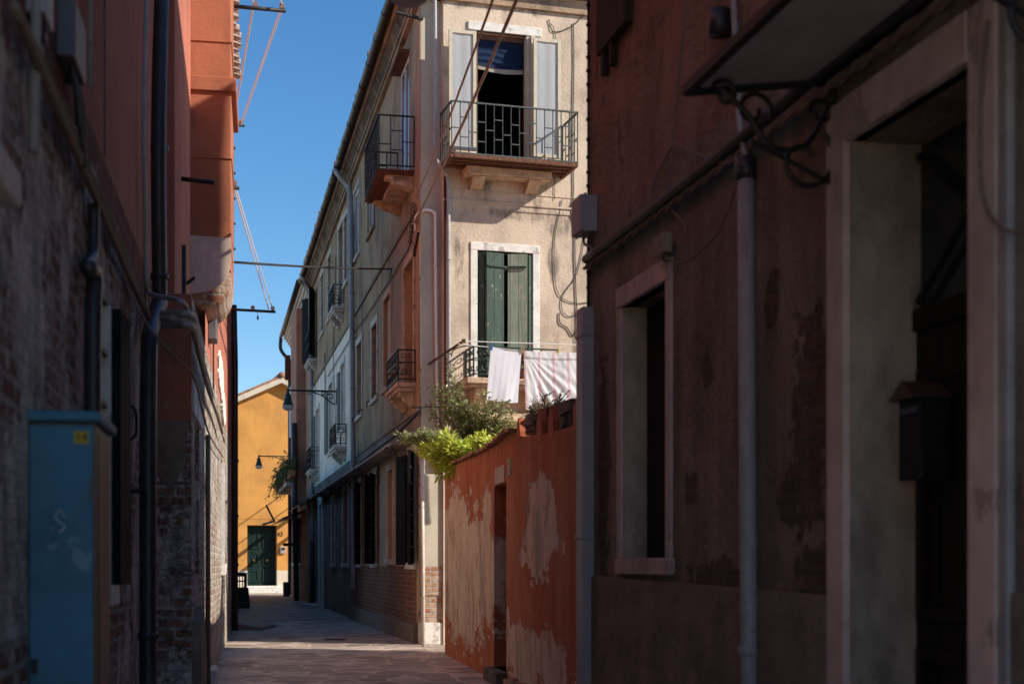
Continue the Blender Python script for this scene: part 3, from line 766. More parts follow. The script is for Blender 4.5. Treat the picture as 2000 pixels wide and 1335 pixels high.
# pipes on the corner
def pipe(house, pts, r, mat, label=None, k=10, clamp=None, name='downpipe'):
    mb = MB(); mb.tube(pts, r, k)
    if clamp:
        for p_ in clamp: mb.tube([Vector(p_) - Vector((0, 0, .02)), Vector(p_) + Vector((0, 0, .02))], r * 1.22, k)
    o = build(name, mb, M[mat], house, smooth=True)
    if label: o['label'] = label
    return o
q = lambda u, v, n=0.0: FF.at(u, v, n)
pipe(hA, curve([q(849, -60, .05), q(850, 100, .05), q(850, 290, .05), q(853, 312, .06), q(868, 335, .06), q(875, 352, .05), q(876, 420, .05), q(877, 700, .05), q(878, 832, .05)], 5), .027, 'pipe_grey', 'beige downpipe with a sideways bend beside the front', clamp=[q(850, 147, .05), q(876, 506, .05)])
pipe(hA, curve([SF.at(812, 450, .03), SF.at(812, 425, .04), FF.at(826, 411, -.1), FF.at(842, 411, -.1), FF.at(849, 418, -.1), FF.at(850, 435, -.1), FF.at(852, 640, -.1), FF.at(855, 810, -.1), FF.at(860, 832, -.1), FF.at(870, 833, -.1)], 5), .021, 'pipe_white', 'white conduit bent round the corner', clamp=[FF.at(850, 519, -.1), FF.at(852, 640, -.1), FF.at(853.5, 730, -.1)])
pipe(hA, [FF.at(869.5, 345, .02), FF.at(870, 700, .02), FF.at(870.5, 820, .02)], .018, 'pipe_brown')
pipe(hA, [SF.at(824.5, 892, .03), SF.at(825.5, 1050, .03), SF.at(827, 1262, .05)], .025, 'stone', 'pale conduit on the corner down to the paving')
mb = MB()
for pts in ([(819, 500), (820, 640), (821, 700), (822, 860)],): mb.tube([SF.at(u, v, .03) for u, v in pts], .008, 6)
mb.tube(curve([SF.at(817, 455, .03), SF.at(812, 480, .03), SF.at(809, 500, .03)]), .02, 6)
build('wall_cable', mb, M['cable'], hA)
pipe(hA, curve([SF.at(655, 330, .33), SF.at(660, 340, .3), SF.at(678, 362, .12), SF.at(683, 372, .08), SF.at(686, 470, .08), SF.at(688, 700, .08), SF.at(690, 940, .08), SF.at(691, 1150, .08)], 5), .055, 'pipe_grey', 'grey downpipe from the bend at the eaves', clamp=[SF.at(683.5, 385, .08), SF.at(687, 572, .08), SF.at(688, 660, .08), SF.at(689, 757, .08)])
# canopy with scroll brackets
def canopy(house, s0, s1, z, n, brk, mat='rust', label=None):
    mb = MB(); mb.prism(SF, [(.001, z + .05), (n, z), (n, z + .012), (.001, z + .065)], s0, s1)
    mb.box(SF, s0, s1, z - .008, z + .022, n + .001, n + .015)
    o = build('canopy', mb, M[mat], house)
    if label: o['label'] = label
    for s in brk:
        b = MB(); ax = SF.P(0, 0, 1) - SF.P(0, 0, 0); up = Vector((0, 0, 1))
        P_ = lambda nn, zz_: SF.P(s, zz_, nn)
        b.bar(P_(.01, z - .3), P_(.01, z + .05), .016)
        b.tube(curve([P_(.02, z - .03), P_(.07, z - .2), P_(.17, z - .27), P_(.27, z - .18), P_(n, z - .02)]), .009, 6)
        b.tube(spiral(P_(.15, z - .12), ax, up, .075, .02, -1.6, 6.5, 20), .008, 6)
        b.tube(spiral(P_(.32, z - .11), ax, up, .06, .015, 3.0, -5, 18), .008, 6)
        b.tube(spiral(P_(n + .06, z - .07), ax, up, .055, .015, 2.6, 9.5, 18), .008, 6)
        build('bracket', b, M['iron'], o)
    return o
canopy(hA, S(812), sB - .05, 2.79, .36, [S(u) for u in (813.8, 741, 710)], 'canopy_edge', 'thin canopy on iron scroll brackets')
# small iron hooks of the shutters
mb = MB()
for u, v in ((738, 768), (726, 784), (711, 800), (697, 815), (697, 513)):
    p = SF.at(u, v, .02); mb.bar(p, p + Vector((-.09, 0, 0)), .016); mb.bar(p + Vector((-.09, 0, 0)), p + Vector((-.09, 0, -.1)), .016)
build('shutter_hook', mb, M['iron'], hA)
mb = MB(); p0 = SF.at(813, 40, 0); mb.bar(FF.at(826, 38, -.14), FF.at(818, 38, -.14) + Vector((-.3, -.1, .06)), .05, .03); build('beam_end', mb, M['iron'], hA)

# --- whitewashed house
hB = thing('whitewashed_house', 'narrow house with whitewashed middle floor between two grey downpipes', 'house', SF.P((sB + sC) / 2, 0, 0))
wB = {}
wB['U4'] = W(SF, 673, 679.5, 414, 545); wB['U5'] = W(SF, 662, 671.5, 428, 594); wB['U6'] = W(SF, 641, 648, 490, 612); wB['U7'] = W(SF, 627, 633, 528, 644); wB['U8'] = W(SF, 611, 617, 565, 696)
wB['M5'] = W(SF, 667, 673.5, 706, 834); wB['M6'] = W(SF, 643, 650.5, 744, 878); wB['M7'] = W(SF, 618, 624, 795, 925)
wB['G5'] = W(SF, 671, 681, 955, 1099, .1); wB['G6'] = W(SF, 648.5, 654.5, 975, 1099, .1); wB['GD'] = W(SF, 626, 631, 984, 1186, .3); wB['G7'] = W(SF, 609, 613.5, 1005, 1101, .1)
opB = list(wB.values())
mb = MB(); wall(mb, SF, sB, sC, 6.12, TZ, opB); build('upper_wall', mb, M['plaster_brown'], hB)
mb = MB(); wall(mb, SF, sB, sC, BZ1, 6.12, opB); build('whitewashed_wall', mb, M['plaster_white'], hB)
mb = MB(); wall(mb, SF, sB, sC, 0, BZ0, opB); build('ground_floor_wall', mb, M['plaster_grey'], hB)
mb = MB(); mb.box(SF, sB, sC, BZ0, BZ1, -.05, .03); mb.box(SF, sB, sC, 6.08, 6.15, -.05, .03); build('string_course', mb, M['plaster_grey'], hB)
mb = MB(); a, b = SF.P(sB, 0, -6.5), SF.P(sC, 0, -6.5)
for p_, q_ in ((SF.P(sB, 0, -.3), a), (a, b), (b, SF.P(sC, 0, -.3))): mb.poly([(p_.x, p_.y, 0), (q_.x, q_.y, 0), (q_.x, q_.y, TZ), (p_.x, p_.y, TZ)])
build('rear_wall', mb, M['plaster_brown'], hB)
for k_ in ('U4', 'U5', 'U6', 'U7'): window(hB, SF, wB[k_], 'grey', .1, 'stone')
for k_ in ('M5', 'M6', 'M7'):
    o = window(hB, SF, wB[k_], 'grey', .11, 'stone_white'); a, b, c, d, _ = wB[k_]
    ww = (b - a) * .5
    build('shutter', leaf_box(SF, b + .1, R(5), ww * .8, c, d - .1, .025, .02, sd=1), M['shutter_dull'], o)
o = window(hB, SF, wB['U8'], 'dark', .1, None, 'balcony door with tall black shutters standing open'); a, b, c, d, _ = wB['U8']
for sh, sd, an in ((b, 1, 28), (a, -1, 20)): build('shutter', leaf_box(SF, sh, R(an), .46, c, d, sd=sd), M['shutter_black'], o)
window(hB, SF, wB['G5'], 'grey', .12, 'stone'); window(hB, SF, wB['G6'], 'grey', .12, 'stone'); window(hB, SF, wB['G7'], 'dark', .12, 'stone')
a, b, c, d, _ = wB['GD']; mb = MB(); mb.box(SF, a + .004, b - .004, .02, d - .004, -.3, -.26); o = build('door', mb, M['door_brown'], hB)
mb = MB()
for s_ in (a - .28, b): mb.box(SF, s_, s_ + .28, .16, d, -.05, .05); mb.box(SF, s_ - .02, s_ + .3, 0, .16, -.05, .08)
mb.box(SF, a - .3, b + .3, d, d + .2, -.05, .055); build('door_surround', mb, M['stone_white'], o, bevel=.008)
mb = MB(); mb.box(SF, a - .4, b + .4, 0, .08, .085, .5); build('door_step', mb, M['stone'], o, bevel=.01)
eaves(hB, SF, sB, sC, TZ, .31, 'cornice')
B1 = S(672.5); balcony(hB, SF, B1, B1 + 1.3, 6.72, .26, .46, 'scroll', 'stone', 'iron', .12, (.18,), 'upper stone balcony with a low bowed railing')
B3 = S(677); balcony(hB, SF, B3, B3 + 1.35, 3.64, .27, .46, 'scroll', 'stone', 'iron', .12, (.18,), 'stone balcony on the whitewashed wall')
B2 = S(619); balcony(hB, SF, B2, B2 + 1.6, 6.72, .24, .75, 'bars', 'stone', 'iron', .12, (.18,), 'high balcony crowded by black shutters')
B4 = S(624); balcony(hB, SF, B4, B4 + 1.6, 3.64, .26, .6, 'scroll', 'stone', 'iron', .12, (.18,), 'low balcony beside the far downpipe')
pipe(hB, curve([SF.at(588, 536, .33), SF.at(592, 545, .3), SF.at(603, 560, .12), SF.at(606, 575, .08), SF.at(608, 740, .09), SF.at(609, 900, .09), SF.at(609.5, 1060, .09)], 5), .06, 'pipe_grey', 'far grey downpipe', clamp=[SF.at(608, 775, .09), SF.at(609, 880, .09)])
pipe(hB, [SF.at(609.5, 1060, .09), SF.at(610, 1178, .09)], .07, 'pipe_dark')
canopy(hB, sB + .05, S(632), 2.79, .36, [S(u) for u in (679, 657, 637)], 'canopy_edge', 'thin dark canopy continuing along the grey wall')
mb = MB(); mb.tube([SF.at(656, 500, .02), SF.at(651, 700, .02), SF.at(657, 870, .02)], .008, 5); mb.tube([SF.at(634, 690, .02), SF.at(635, 760, .02), SF.at(636, 860, .02)], .01, 5); build('wall_cable', mb, M['cable'], hB)

# --- salmon house at the far end of the row
hC = thing('salmon_house', 'salmon pink house at the far end of the row with a pale moulded cornice', 'house', SF.P((sC + sE) / 2, 0, 0))
wC = {}
wC['U'] = W(SF, 576, 581, 662, 760, .1); wC['M1'] = W(SF, 572, 575, 856, 935, .1); wC['M2'] = W(SF, 580, 583.5, 845, 925, .1); wC['G'] = W(SF, 582, 589.5, 1008, 1099, .12); wC['G2'] = W(SF, 572, 576, 1020, 1099, .1)
opC = list(wC.values())
mb = MB(); wall(mb, SF, sC, sE, 1.05, TZ, opC); build('salmon_wall', mb, M['plaster_salmon'], hC)
mb = MB(); mb.box(SF, sC, sE, 0, 1.05, -.05, .02); build('plinth', mb, M['cement'], hC)
mb = MB(); mb.box(SF, S(597), S(585), 3.0, TZ - .02, -.05, .28); build('chimney_breast', mb, M['plaster_salmon'], hC); 
for k_, kk in (('U', 'grey'), ('M1', 'grey'), ('M2', 'grey'), ('G', 'black'), ('G2', 'grey')): window(hC, SF, wC[k_], kk, .1, 'stone_white')
a = SF.P(sE, 0, 0); b = Vector((-4.2, a.y - 1.6, 0)); c_ = SF.P(sC, 0, -5)
mb = MB()
for p_, q_ in ((a, b), (b, c_), (c_, SF.P(sC, 0, -.3))): mb.poly([(p_.x, p_.y, 0), (q_.x, q_.y, 0), (q_.x, q_.y, TZ), (p_.x, p_.y, TZ)])
build('rear_wall', mb, M['plaster_salmon'], hC)
mb = MB()
for i, (n_, z_) in enumerate(((.06, 0), (.12, .09), (.19, .18), (.27, .27))): mb.box(SF, sC, sE + .05, TZ + z_ - .04, TZ + z_ + .05, -.1, n_)
build('cornice', mb, M['stone_white'], hC)
g = MB(); g.tube([SF.P(sC, TZ + .36, .36), SF.P(sE + .4, TZ + .36, .36)], .065, 10); build('gutter', g, M['gutter'], hC, smooth=True)
pipe(hC, curve([SF.P(sE + .2, TZ + .3, .36), SF.P(sE + .2, TZ - .1, .36), SF.P(sE + .1, TZ - .5, .1), SF.P(sE + .05, TZ - .9, .06), SF.P(sE, 4, .06), SF.P(sE, .02, .06)], 5), .065, 'pipe_dark', 'black downpipe on the last corner of the row')
pipe(hC, [SF.P(S(597), 5.4, .34), SF.P(S(598), 3, .34), SF.P(S(599), .02, .3)], .08, 'pipe_dark')
r = MB(); r.prism(SF, [(.34, TZ + .38), (.34, TZ + .41), (-2.6, TZ + 1.2), (-2.6, TZ + .38)], sC, sE + .1); half_tiles(r, SF, sC, sE, TZ + .39, -.5, .38, .26, .36, .07); build('roof', r, M['tile'], hC)
mb = MB(); mb.prism(SF, [(.001, 3.05), (.5, 2.7), (.5, 2.73), (.001, 3.09)], S(620), S(598)); o = build('awning', mb, M['awning_green'], hC); o['label'] = 'small green awning'
mb = MB(); mb.prism(SF, [(.001, 2.75), (.7, 2.5), (.7, 2.53), (.001, 2.79)], S(597), sE + .2); o = build('canopy', mb, M['pipe_dark'], hC)
mb = MB(); mb.bar(SF.P(sE, 2.65, .6), SF.P(sE + .4, 2.55, 1.0), .06); mb.bar(SF.P(sE, 2.65, .6), SF.P(sE - .4, 3.2, .9), .05); mb.box(SF, S(574), S(574) + .6, 1.75, 1.85, .001, .35); build('canopy_arm', mb, M['iron'], o)
mb = MB(); n = .5; mb.box(SF, S(590), sE - .1, 3.6, 3.72, .001, n); o = build('balcony', mb, M['stone'], hC); o['label'] = 'far balcony edged with planters'
r = MB(); railing_panel(r, SF.P(S(590), 3.72, n - .03), SF.P(sE - .15, 3.72, n - .03), .55, 'bars', .2); railing_panel(r, SF.P(S(590), 3.72, .02), SF.P(S(590), 3.72, n - .03), .55, 'bars', .2); build('railing', r, M['iron'], o)
mb = leaf_box(SF, sE - .02, R(80), .2, 7.7, 8.6, sd=-1); build('shutter', mb, M['frame_brown'], hC)
# ------------------------------------------------------------------ red house on the left
L = LW.su
NF, NU = .246, .128                       # lower and upper wall beyond the step stand this far out
hL = thing('red_house', 'long red plastered house of peeling brick along the left of the alley', 'house', (-2.6, 10, 0))
sS = LW.s_y(10.05); sEnd = LW.s_y(23.3); sNear = LW.s_y(1.0)
CZ = 3.02                                  # height of the cable run, where render meets bare brick
TL = 7.75; TE = 7.9
wl = {}
wl['grille'] = (LW.s_y(6.2), LW.s_y(6.95), 1.0, 2.36, .04)
wl['sill'] = (LW.s_y(2.0), LW.s_y(3.86), 2.17, 3.4, .22)
mb = MB(); wall(mb, LW, sNear, sS, CZ, TL, [wl['sill']]); build('red_wall', mb, M['plaster_red'], hL)
mb = MB(); wall(mb, LW, sS, LW.s_y(12.5), CZ, TE, [], NU); wall(mb, LW, LW.s_y(12.5), sEnd, CZ, TE, [], NF); mb.poly([LW.P(sEnd, 0, NF), LW.P(sEnd, 0, 0), LW.P(sEnd, TE, 0), LW.P(sEnd, TE, NF)]); mb.poly([LW.P(sS, CZ, 0), LW.P(sS, CZ, NU), LW.P(sS, TE, NU), LW.P(sS, TE, 0)], [(0, CZ), (NU, CZ), (NU, TL), (0, TL)])
mb.poly([LW.P(sS, TL, 0), LW.P(sS, TL, -5), LW.P(sS, TE, -5), LW.P(sS, TE, 0)])
build('red_wall', mb, M['plaster_red'], hL)
mb = MB(); wall(mb, LW, sNear, sS, 0, CZ, [wl['grille'], wl['sill']]); build('brick_wall', mb, M['brick_left'], hL)
slot = (L(432.5, NF) - .02, L(434.5, NF) + .25, LW.zz(432, 1100, NF), LW.zz(432, 893, NF), .14)
slot2 = (L(381, NF), L(388.5, NF), LW.zz(384, 1120, NF), LW.zz(384, 822, NF), .12)
mb = MB(); wall(mb, LW, sS, sEnd, 0, CZ, [slot, slot2], NF)
mb.poly([LW.P(sS, 0, 0), LW.P(sS, 0, NF), LW.P(sS, CZ, NF), LW.P(sS, CZ, 0)], [(0, 0), (NF, 0), (NF, CZ), (0, CZ)])
mb.poly([LW.P(sS, CZ, NU), LW.P(sEnd, CZ, NU), LW.P(sEnd, CZ, NF), LW.P(sS, CZ, NF)])
build('brick_base', mb, M['brick_base'], hL)
mb = MB(); p_, q_ = (-5.25, 26.6), (-9.3, 47.2); mb.poly([(*p_, 0), (*q_, 0), (*q_, 3.4), (*p_, 3.4)], [(0, 0), (21, 0), (21, 3.4), (0, 3.4)]); mb.poly([(*p_, 0), (p_[0] - 5, p_[1], 0), (p_[0] - 5, p_[1], 3.4), (*p_, 3.4)]); mb.poly([(*q_, 0), (q_[0] - 5, q_[1], 0), (q_[0] - 5, q_[1], 3.4), (*q_, 3.4)]); build('unseen_screen_wall', mb, M['plaster_brown'], hL)  # unseen screen added beyond the house to cut skylight in the far alley
mb = MB(); a, b, c, d = LW.P(sEnd, 0, NU), LW.P(sEnd, 0, -6), LW.P(sNear, 0, -6), LW.P(sNear, 0, 0)
for p_, q_ in ((a, b), (b, c), (c, d)): mb.poly([(p_.x, p_.y, 0), (q_.x, q_.y, 0), (q_.x, q_.y, TL), (p_.x, p_.y, TL)])
mb.poly([LW.P(sEnd, TL, NU), LW.P(sEnd, TL, -6), LW.P(sEnd, TE, -6), LW.P(sEnd, TE, NU)])
build('rear_wall', mb, M['plaster_red'], hL)
# lost render at the foot of the step and fallen render higher up
def ragged(mb, F, cs, cz, rs, rz, n0, n1, k=22, seed=1):
    rn = random.Random(seed)
    mb.sprism(F, [(cs + rs * math.cos(6.283 * i / k) * rn.uniform(.78, 1.1), cz + rz * math.sin(6.283 * i / k) * rn.uniform(.78, 1.1)) for i in range(k)], n0, n1)
mb = MB(); s_, z_ = LW.sz(430, 735, NF); ragged(mb, LW, s_, z_, 1.1, .25, NF - .02, NF + .02, 44, 3); ragged(mb, LW, s_ + .9, z_ - .3, .8, .2, NF - .02, NF + .03, 40, 4); build('loose_render', mb, M['stone_white'], hL, bevel=.015)
mb = MB(); mb.box(LW, sS - .012, sS + .05, 2.12, CZ - .01, .01, NF - .004); build('step_render', mb, M['plaster_red'], hL)
mb = MB(); mb.poly([LW.P(sS - .006, 2.12, .0), LW.P(sS - .006, 1.75, .0), LW.P(sS - .006, 1.62, .1), LW.P(sS - .006, 1.8, .2), LW.P(sS - .006, 2.12, .22)]); build('cement_patch', mb, M['cement'], hL)
mb = MB(); mb.sprism(LW, [(sS + .02, .01), (sS + 1.0, .01), (sS + .9, .5), (sS + .5, .8), (sS + .25, .62), (sS + .05, .7)], NF - .05, NF + .07)
build('plinth', mb, M['cement'], hL, bevel=.02)
mb = MB(); mb.box(LW, sS + 2.7, sS + 3.3, 0, .16, NF, NF + .09); build('kerb_stone', mb, M['stone'], hL, bevel=.02)
# lintel stones, narrow slots
mb = MB()
s1_, z1_ = LW.sz(381, 822, NF); mb.box(LW, s1_ - .06, L(389.5, NF), z1_, z1_ + .2, NF - .1, NF + .03)
s2_ = sS + .03; z2_ = LW.zz(368, 790, NF); mb.box(LW, s2_, s2_ + .7, z2_, z2_ + .24, NF - .1, NF + .02)
build('lintel_stone', mb, M['stone_white'], hL, bevel=.01)
mb = MB(); a, b, c, d, dp = slot2; mb.box(LW, a + .005, b - .005, c, d, NF - .16, NF - .1); build('window', mb, M['frame_brown'], hL)
mb = MB(); a, b, c, d, dp = slot; mb.box(LW, a + .005, b - .005, c, d, NF - .16, NF - .11); o = build('window', mb, M['dark'], hL)
mb = MB(); mb.box(LW, a - .05, b + .05, c - .14, c, NF - .1, NF + .05); mb.box(LW, b - .05, b, c, d, NF - .1, NF + .02); build('window_sill', mb, M['stone_white'], o)
# near windows
a, b, c, d, dp = wl['grille']; mb = MB(); mb.box(LW, a, b, c, d, -.1, -.036); o = build('window', mb, M['pane_pale'], hL); o['label'] = 'small barred window with pale panes beside a dark shutter'
mb = MB(); mb.box(LW, b - .03, b + .02, c, d, -.034, .012); mb.box(LW, a - .05, b + .03, c - .09, c, -.2, .05); build('surround', mb, M['stone_white'], o)
mb = MB()
for i in range(6): mb.bar(LW.P(a, c + .12 + i * .25, -.012), LW.P(b - .03, c + .12 + i * .25, -.012), .022)
for s_ in (a + .02, a + .4): mb.bar(LW.P(s_, c, -.012), LW.P(s_, d, -.012), .018)
build('grille', mb, M['iron'], o)
build('shutter', leaf_box(LW, b + .06, R(2), .4, c - .0, d + .0, .04, .01, 1), M['shutter_black'], o)
mb = MB(); p = LW.P(b + .62, 1.85, .01)
mb.tube(curve([LW.P(b + .6, 1.93, .0), LW.P(b + .6, 1.93, .07), LW.P(b + .6, 1.8, .08), LW.P(b + .6, 1.76, .05)]), .008, 5); build('shutter_catch', mb, M['iron'], o); mb = MB(); mb.tube(curve([LW.P(b + .9, 1.5, 0), LW.P(b + .9, 1.5, .1), LW.P(b + .9, 1.4, .1)]), .012, 5); build('shutter_catch', mb, M['iron'], o)
a, b, c, d, dp = wl['sill']; mb = MB(); mb.box(LW, a, b, c, d, -.27, -.2); o = build('window', mb, M['wood_dark'], hL)
mb = MB(); mb.box(LW, a - .1, b + .02, c - .1, c, -.2, .09); mb.box(LW, b - .02, b + .1, c, d, -.2, .02); build('window_sill', mb, M['stone'], o, bevel=.01)
# chimney breast hanging on the wall
sC0 = LW.s_y(12.3); cw = 1.15; cn = NU + .345; zv = lambda v: LW.zy(sC0, cn, v); zc = zv(604)
mb = MB(); mb.box(LW, sC0, sC0 + cw, zc + .33, TE + .6, NU - .02, cn); mb.box(LW, sC0 - .03, sC0 + cw + .03, zv(181), zv(153), NU - .02, cn + .045)
for v in (312, 85): mb.box(LW, sC0 - .012, sC0 + cw + .012, zv(v), zv(v) + .016, NU - .02, cn + .01)
build('chimney_breast', mb, M['plaster_chimney'], hL, bevel=.02)
mb = MB(); pr = [(NU - .02, zc + .02), (NU + .02, zc)]
pr = [(NU - .02, zc + .06)] + [(NU + .09 + (cn - NU - .09) * math.sin(t * math.pi / 2 / 8), zc + .33 - .31 * math.cos(t * math.pi / 2 / 8)) for t in range(9)] + [(NU - .02, zc + .33)]
mb.prism(LW, pr, sC0 + .03, sC0 + cw - .03); build('corbel', mb, M['brick_pier'], hL, bevel=.012)
mb = MB(); mb.sprism(LW, [(sC0 - .012, 0), (sC0 - .012, 0)], 0, 0) if False else None
rr = [(NU, zc + .12)] + [(NU + .06 + (cn - NU - .06) * math.sin(t * math.pi / 2 / 8), zc + .42 - .28 * math.cos(t * math.pi / 2 / 8)) for t in range(9)] + [(cn, zc + .62), (NU, zc + .63)]
mb.prism(LW, rr, sC0 - .006, sC0 + .04); build('bare_render', mb, M['jamb_pink'], hL)
# eaves of barrel tiles
r = MB(); r.prism(LW, [(.2, TE - .02), (.2, TE + .04), (-5.4, TE + 1.3), (-5.4, TE - .02)], sS, LW.s_y(20.0)); half_tiles(r, LW, sS, LW.s_y(20.0), TE + .02, -.4, NF + .2, .24, .24, .095); build('roof', r, M['tile_pale'], hL)
r = MB(); r.prism(LW, [(.3, TL), (.3, TL + .06), (-5.4, TL + 1.3), (-5.4, TL)], sNear, sS - .02); build('roof', r, M['tile_pale'], hL)
# shutters standing open beyond the chimney
s_ = L(455, NU + .55)
s_ = LW.s_y(15.8)
AW = tip_angle(LW, s_, .46, 1, 458, NF + .06)
for z0_, z1_ in ((LW.zy(s_, .4, 470), LW.zy(s_, .4, 268)),): build('shutter', leaf_box(LW, s_, AW, .46, z0_, z1_, .04, NF + .02, 1), M['shutter_dull'], hL)
mb = MB()
for i in range(5): zz_ = z0_ + (z1_ - z0_) * i / 4; mb.bar(LW.P(s_ - .02, zz_, NF + .06), LW.P(s_ + .45 * math.cos(AW), zz_, NF + .065 + .46 * math.sin(AW)), .02)
build('shutter_strap', mb, M['iron'], hL)
# pipes of the red house
mb = MB()
pipe(hL, curve([LW.P(L(309), 6.9, .085), LW.P(L(311, .085), 4.2, .085), LW.at(312, 560, .085), LW.at(312, 585, .085), LW.at(303, 618, .085), LW.at(294, 650, .085), LW.at(291, 690, .085), LW.at(289, 900, .085), LW.at(289, 1300, .085), LW.P(L(289, .085), .02, .085)], 6), .05, 'pipe_dark', 'black downpipe with a bend at the cable run', 12, clamp=[LW.at(312, 290, .085), LW.at(312, 540, .085), LW.at(290, 940, .085), LW.at(289, 1240, .085)])
pipe(hL, curve([LW.P(L(279), 5.4, .04), LW.at(281, 200, .04), LW.at(284, 420, .04), LW.at(286, 545, .04), LW.at(290, 570, .05), LW.at(303, 577, .16), LW.at(330, 582, .25), LW.at(352, 588, .33), LW.at(364, 600, .34), LW.at(370, 625, .32)], 6), .014, 'pipe_grey', 'thin grey conduit bending out over the step', 8, name='conduit')
for v, dn in ((612, 0), (622, -.02), (634, .01)):
    pipe(hL, curve([LW.at(318, v, .22), LW.at(345, v - 1, .3), LW.at(368, v + 1, .36 + dn), LW.at(380, v + 10, .36 + dn), LW.at(384, v + 30, NF + .05 + dn)], 6), .02, 'pipe_grey', None, 8, name='conduit')
pipe(hL, curve([LW.at(183, 400, .03), LW.at(182, 480, .03), LW.at(178, 505, .03), LW.at(170, 515, .04), LW.at(172, 522, .05), LW.at(182, 530, .06), LW.at(184, 545, .06), LW.at(181, 700, .06), LW.P(L(180, .06), .6, .06)], 6), [.025] * 24 + [.035] * 25, 'pipe_dark', 'short pipe widening at an elbow beside the barred window', 10, name='waste_pipe')
pipe(hL, [LW.P(L(406, NF + .04), 2.2, NF + .04), LW.P(L(406, NF + .04), .05, NF + .04)], .022, 'pipe_copper', None, 8, name='conduit')
pipe(hL, [LW.P(L(65), 4.6, .03), LW.P(L(47), 2.4, .03)], .018, 'pipe_grey', None, 8, name='conduit')
pipe(hL, [LW.P(L(98), 4.9, .03), LW.P(L(98), 3.35, .03)], .02, 'pipe_grey', None, 8, name='conduit')
pipe(hL, [LW.P(L(160), 5.2, .03), LW.P(L(162), 3.1, .03)], .014, 'pipe_grey', None, 8, name='conduit')
mb = MB(); mb.box(LW, L(203), L(203) + .02, CZ + .02, 6.5, -.02, .006); build('render_joint', mb, M['cable'], hL)
pipe(hL, [LW.P(sEnd - .02, 5.35, NF + .03), LW.P(sEnd - .02, 4.4, NF + .05), LW.P(sEnd - .02, .02, NF + .05)], .055, 'pipe_brown', 'dark brown downpipe on the far corner of the red house', 12, clamp=[LW.P(sEnd - .02, z_, NF + .05) for z_ in (.35, 1.1, 1.9, 2.8)])
mb = MB(); mb.box(LW, L(355, NU), L(357, NU) + .1, LW.zz(356, 600, NU), LW.zz(356, 482, NU), NU, NU + .03); mb.bar(LW.at(357, 560, NU), LW.at(357, 560, NU) + Vector((.1, -.02, .07)), .02); build('wall_hook', mb, M['iron'], hL)

# ------------------------------------------------------------------ cable run
run = [[], [], []]
for j, (dn, dv) in enumerate(((.05, 0), (.045, -16), (.05, 14))):
    run[j] = [LW.at(30 + dv * .25, 10, dn), LW.at(110, 195 - dv, dn), LW.at(200, 402 - dv, dn), LW.at(262, 550 - dv * .7, dn), LW.at(290, 614 - dv * .4, dn + .03)]
for j in range(3):
    mb = MB(); mb.tube(curve(run[j], 6), (.012, .016, .009)[j], 8)
    if j == 1:
        for i in range(14): p_ = run[1][0].lerp(run[1][-1], i / 13)
    single('wall_cable', mb, M['cable_tan' if j < 2 else 'cable'], ('thick tan cable, middle one of the run climbing the red wall', 'thickest tan cable, uppermost of the run on the red wall', 'thin black cable, lowest of the run on the red wall')[j], 'cable', 'cables along the red wall', smooth=True)
mb = MB()
for j in range(3):
    pts = [LW.at(372 + j * 3, 625 + j * 2, NF + .07), LW.at(388 + j * 3, 690, NF + .06), LW.at(408 + j * 3, 765, NF + .06), LW.at(425 + j * 3, 812 + j * 8, NF + .06), LW.at(434 + j * 2, 845 + j * 9, NF + .06)]
    mb = MB(); mb.tube(curve(pts, 6), .016 - .003 * j, 8)
    single('wall_cable', mb, M[('cable_tan', 'stone', 'cable')[j]], ('sunlit tan cable, leftmost of the three past the chimney breast', 'pale cable, middle of the three past the chimney breast', 'dark thin cable, rightmost of the three past the chimney breast')[j], 'cable', 'cables past the chimney breast', smooth=True)
mb = MB(); mb.tube(curve([LW.at(250, 560, .04), LW.at(292, 640, .15), LW.at(345, 700, .3), LW.at(378, 735, NF + .05), LW.at(395, 800, NF + .04), LW.at(410, 850, NF + .04), LW.at(436, 893, NF + .05)], 6), .008, 6)
single('wall_cable', mb, M['cable_tan'], 'loose thin cable sagging across the black downpipe and down the brick', 'cable', smooth=True)
# boxes on the red wall
F = LW
t = thing('meter_box', 'grey meter box with looping cables high on the red wall', 'meter box', LW.at(125, 110))
mb = MB(); a, z_ = LW.sz(108, 108); mb.box(LW, a, L(132), z_ - .0, LW.zz(125, 38), 0, .07); build('box', mb, M['meter_grey'], t, bevel=.01)
mb = MB(); mb.box(LW, a + .02, L(130), LW.zz(125, 38), LW.zz(125, 38) + .05, 0, .05); build('lid', mb, M['pipe_dark'], t)
mb = MB()
for i in range(3): x = L(116 + 7 * i); mb.tube(curve([LW.P(x, z_, .04), LW.P(x, z_ - .1, .06), LW.P(x + .05, z_ - .2 - .05 * i, .06), LW.P(x + .1, z_ - .12, .05), LW.P(x + .1, z_, .04)]), .01, 6)
build('cable_loop', mb, M['cable'], t)
t = thing('junction_box', 'small white junction box with a black plug at the top left of the red wall', 'junction box', LW.at(60, 20))
mb = MB(); a, z_ = LW.sz(50, 22); mb.box(LW, a, L(68), z_, z_ + .16, 0, .06); build('box', mb, M['box_grey'], t, bevel=.006)
mb = MB(); mb.tube([LW.P(a + .06, z_, .03), LW.P(a + .06, z_ - .07, .03)], .022, 8); build('plug', mb, M['cable'], t)
t = thing('wall_light', 'little dark wall light under the chimney breast', 'light', LW.at(409, 640, NF))
mb = MB(); s_, z_ = LW.sz(406, 662, NF); mb.box(LW, s_, s_ + .3, z_, z_ + .22, NF, NF + .08); build('case', mb, M['meter_grey'], t, bevel=.01)
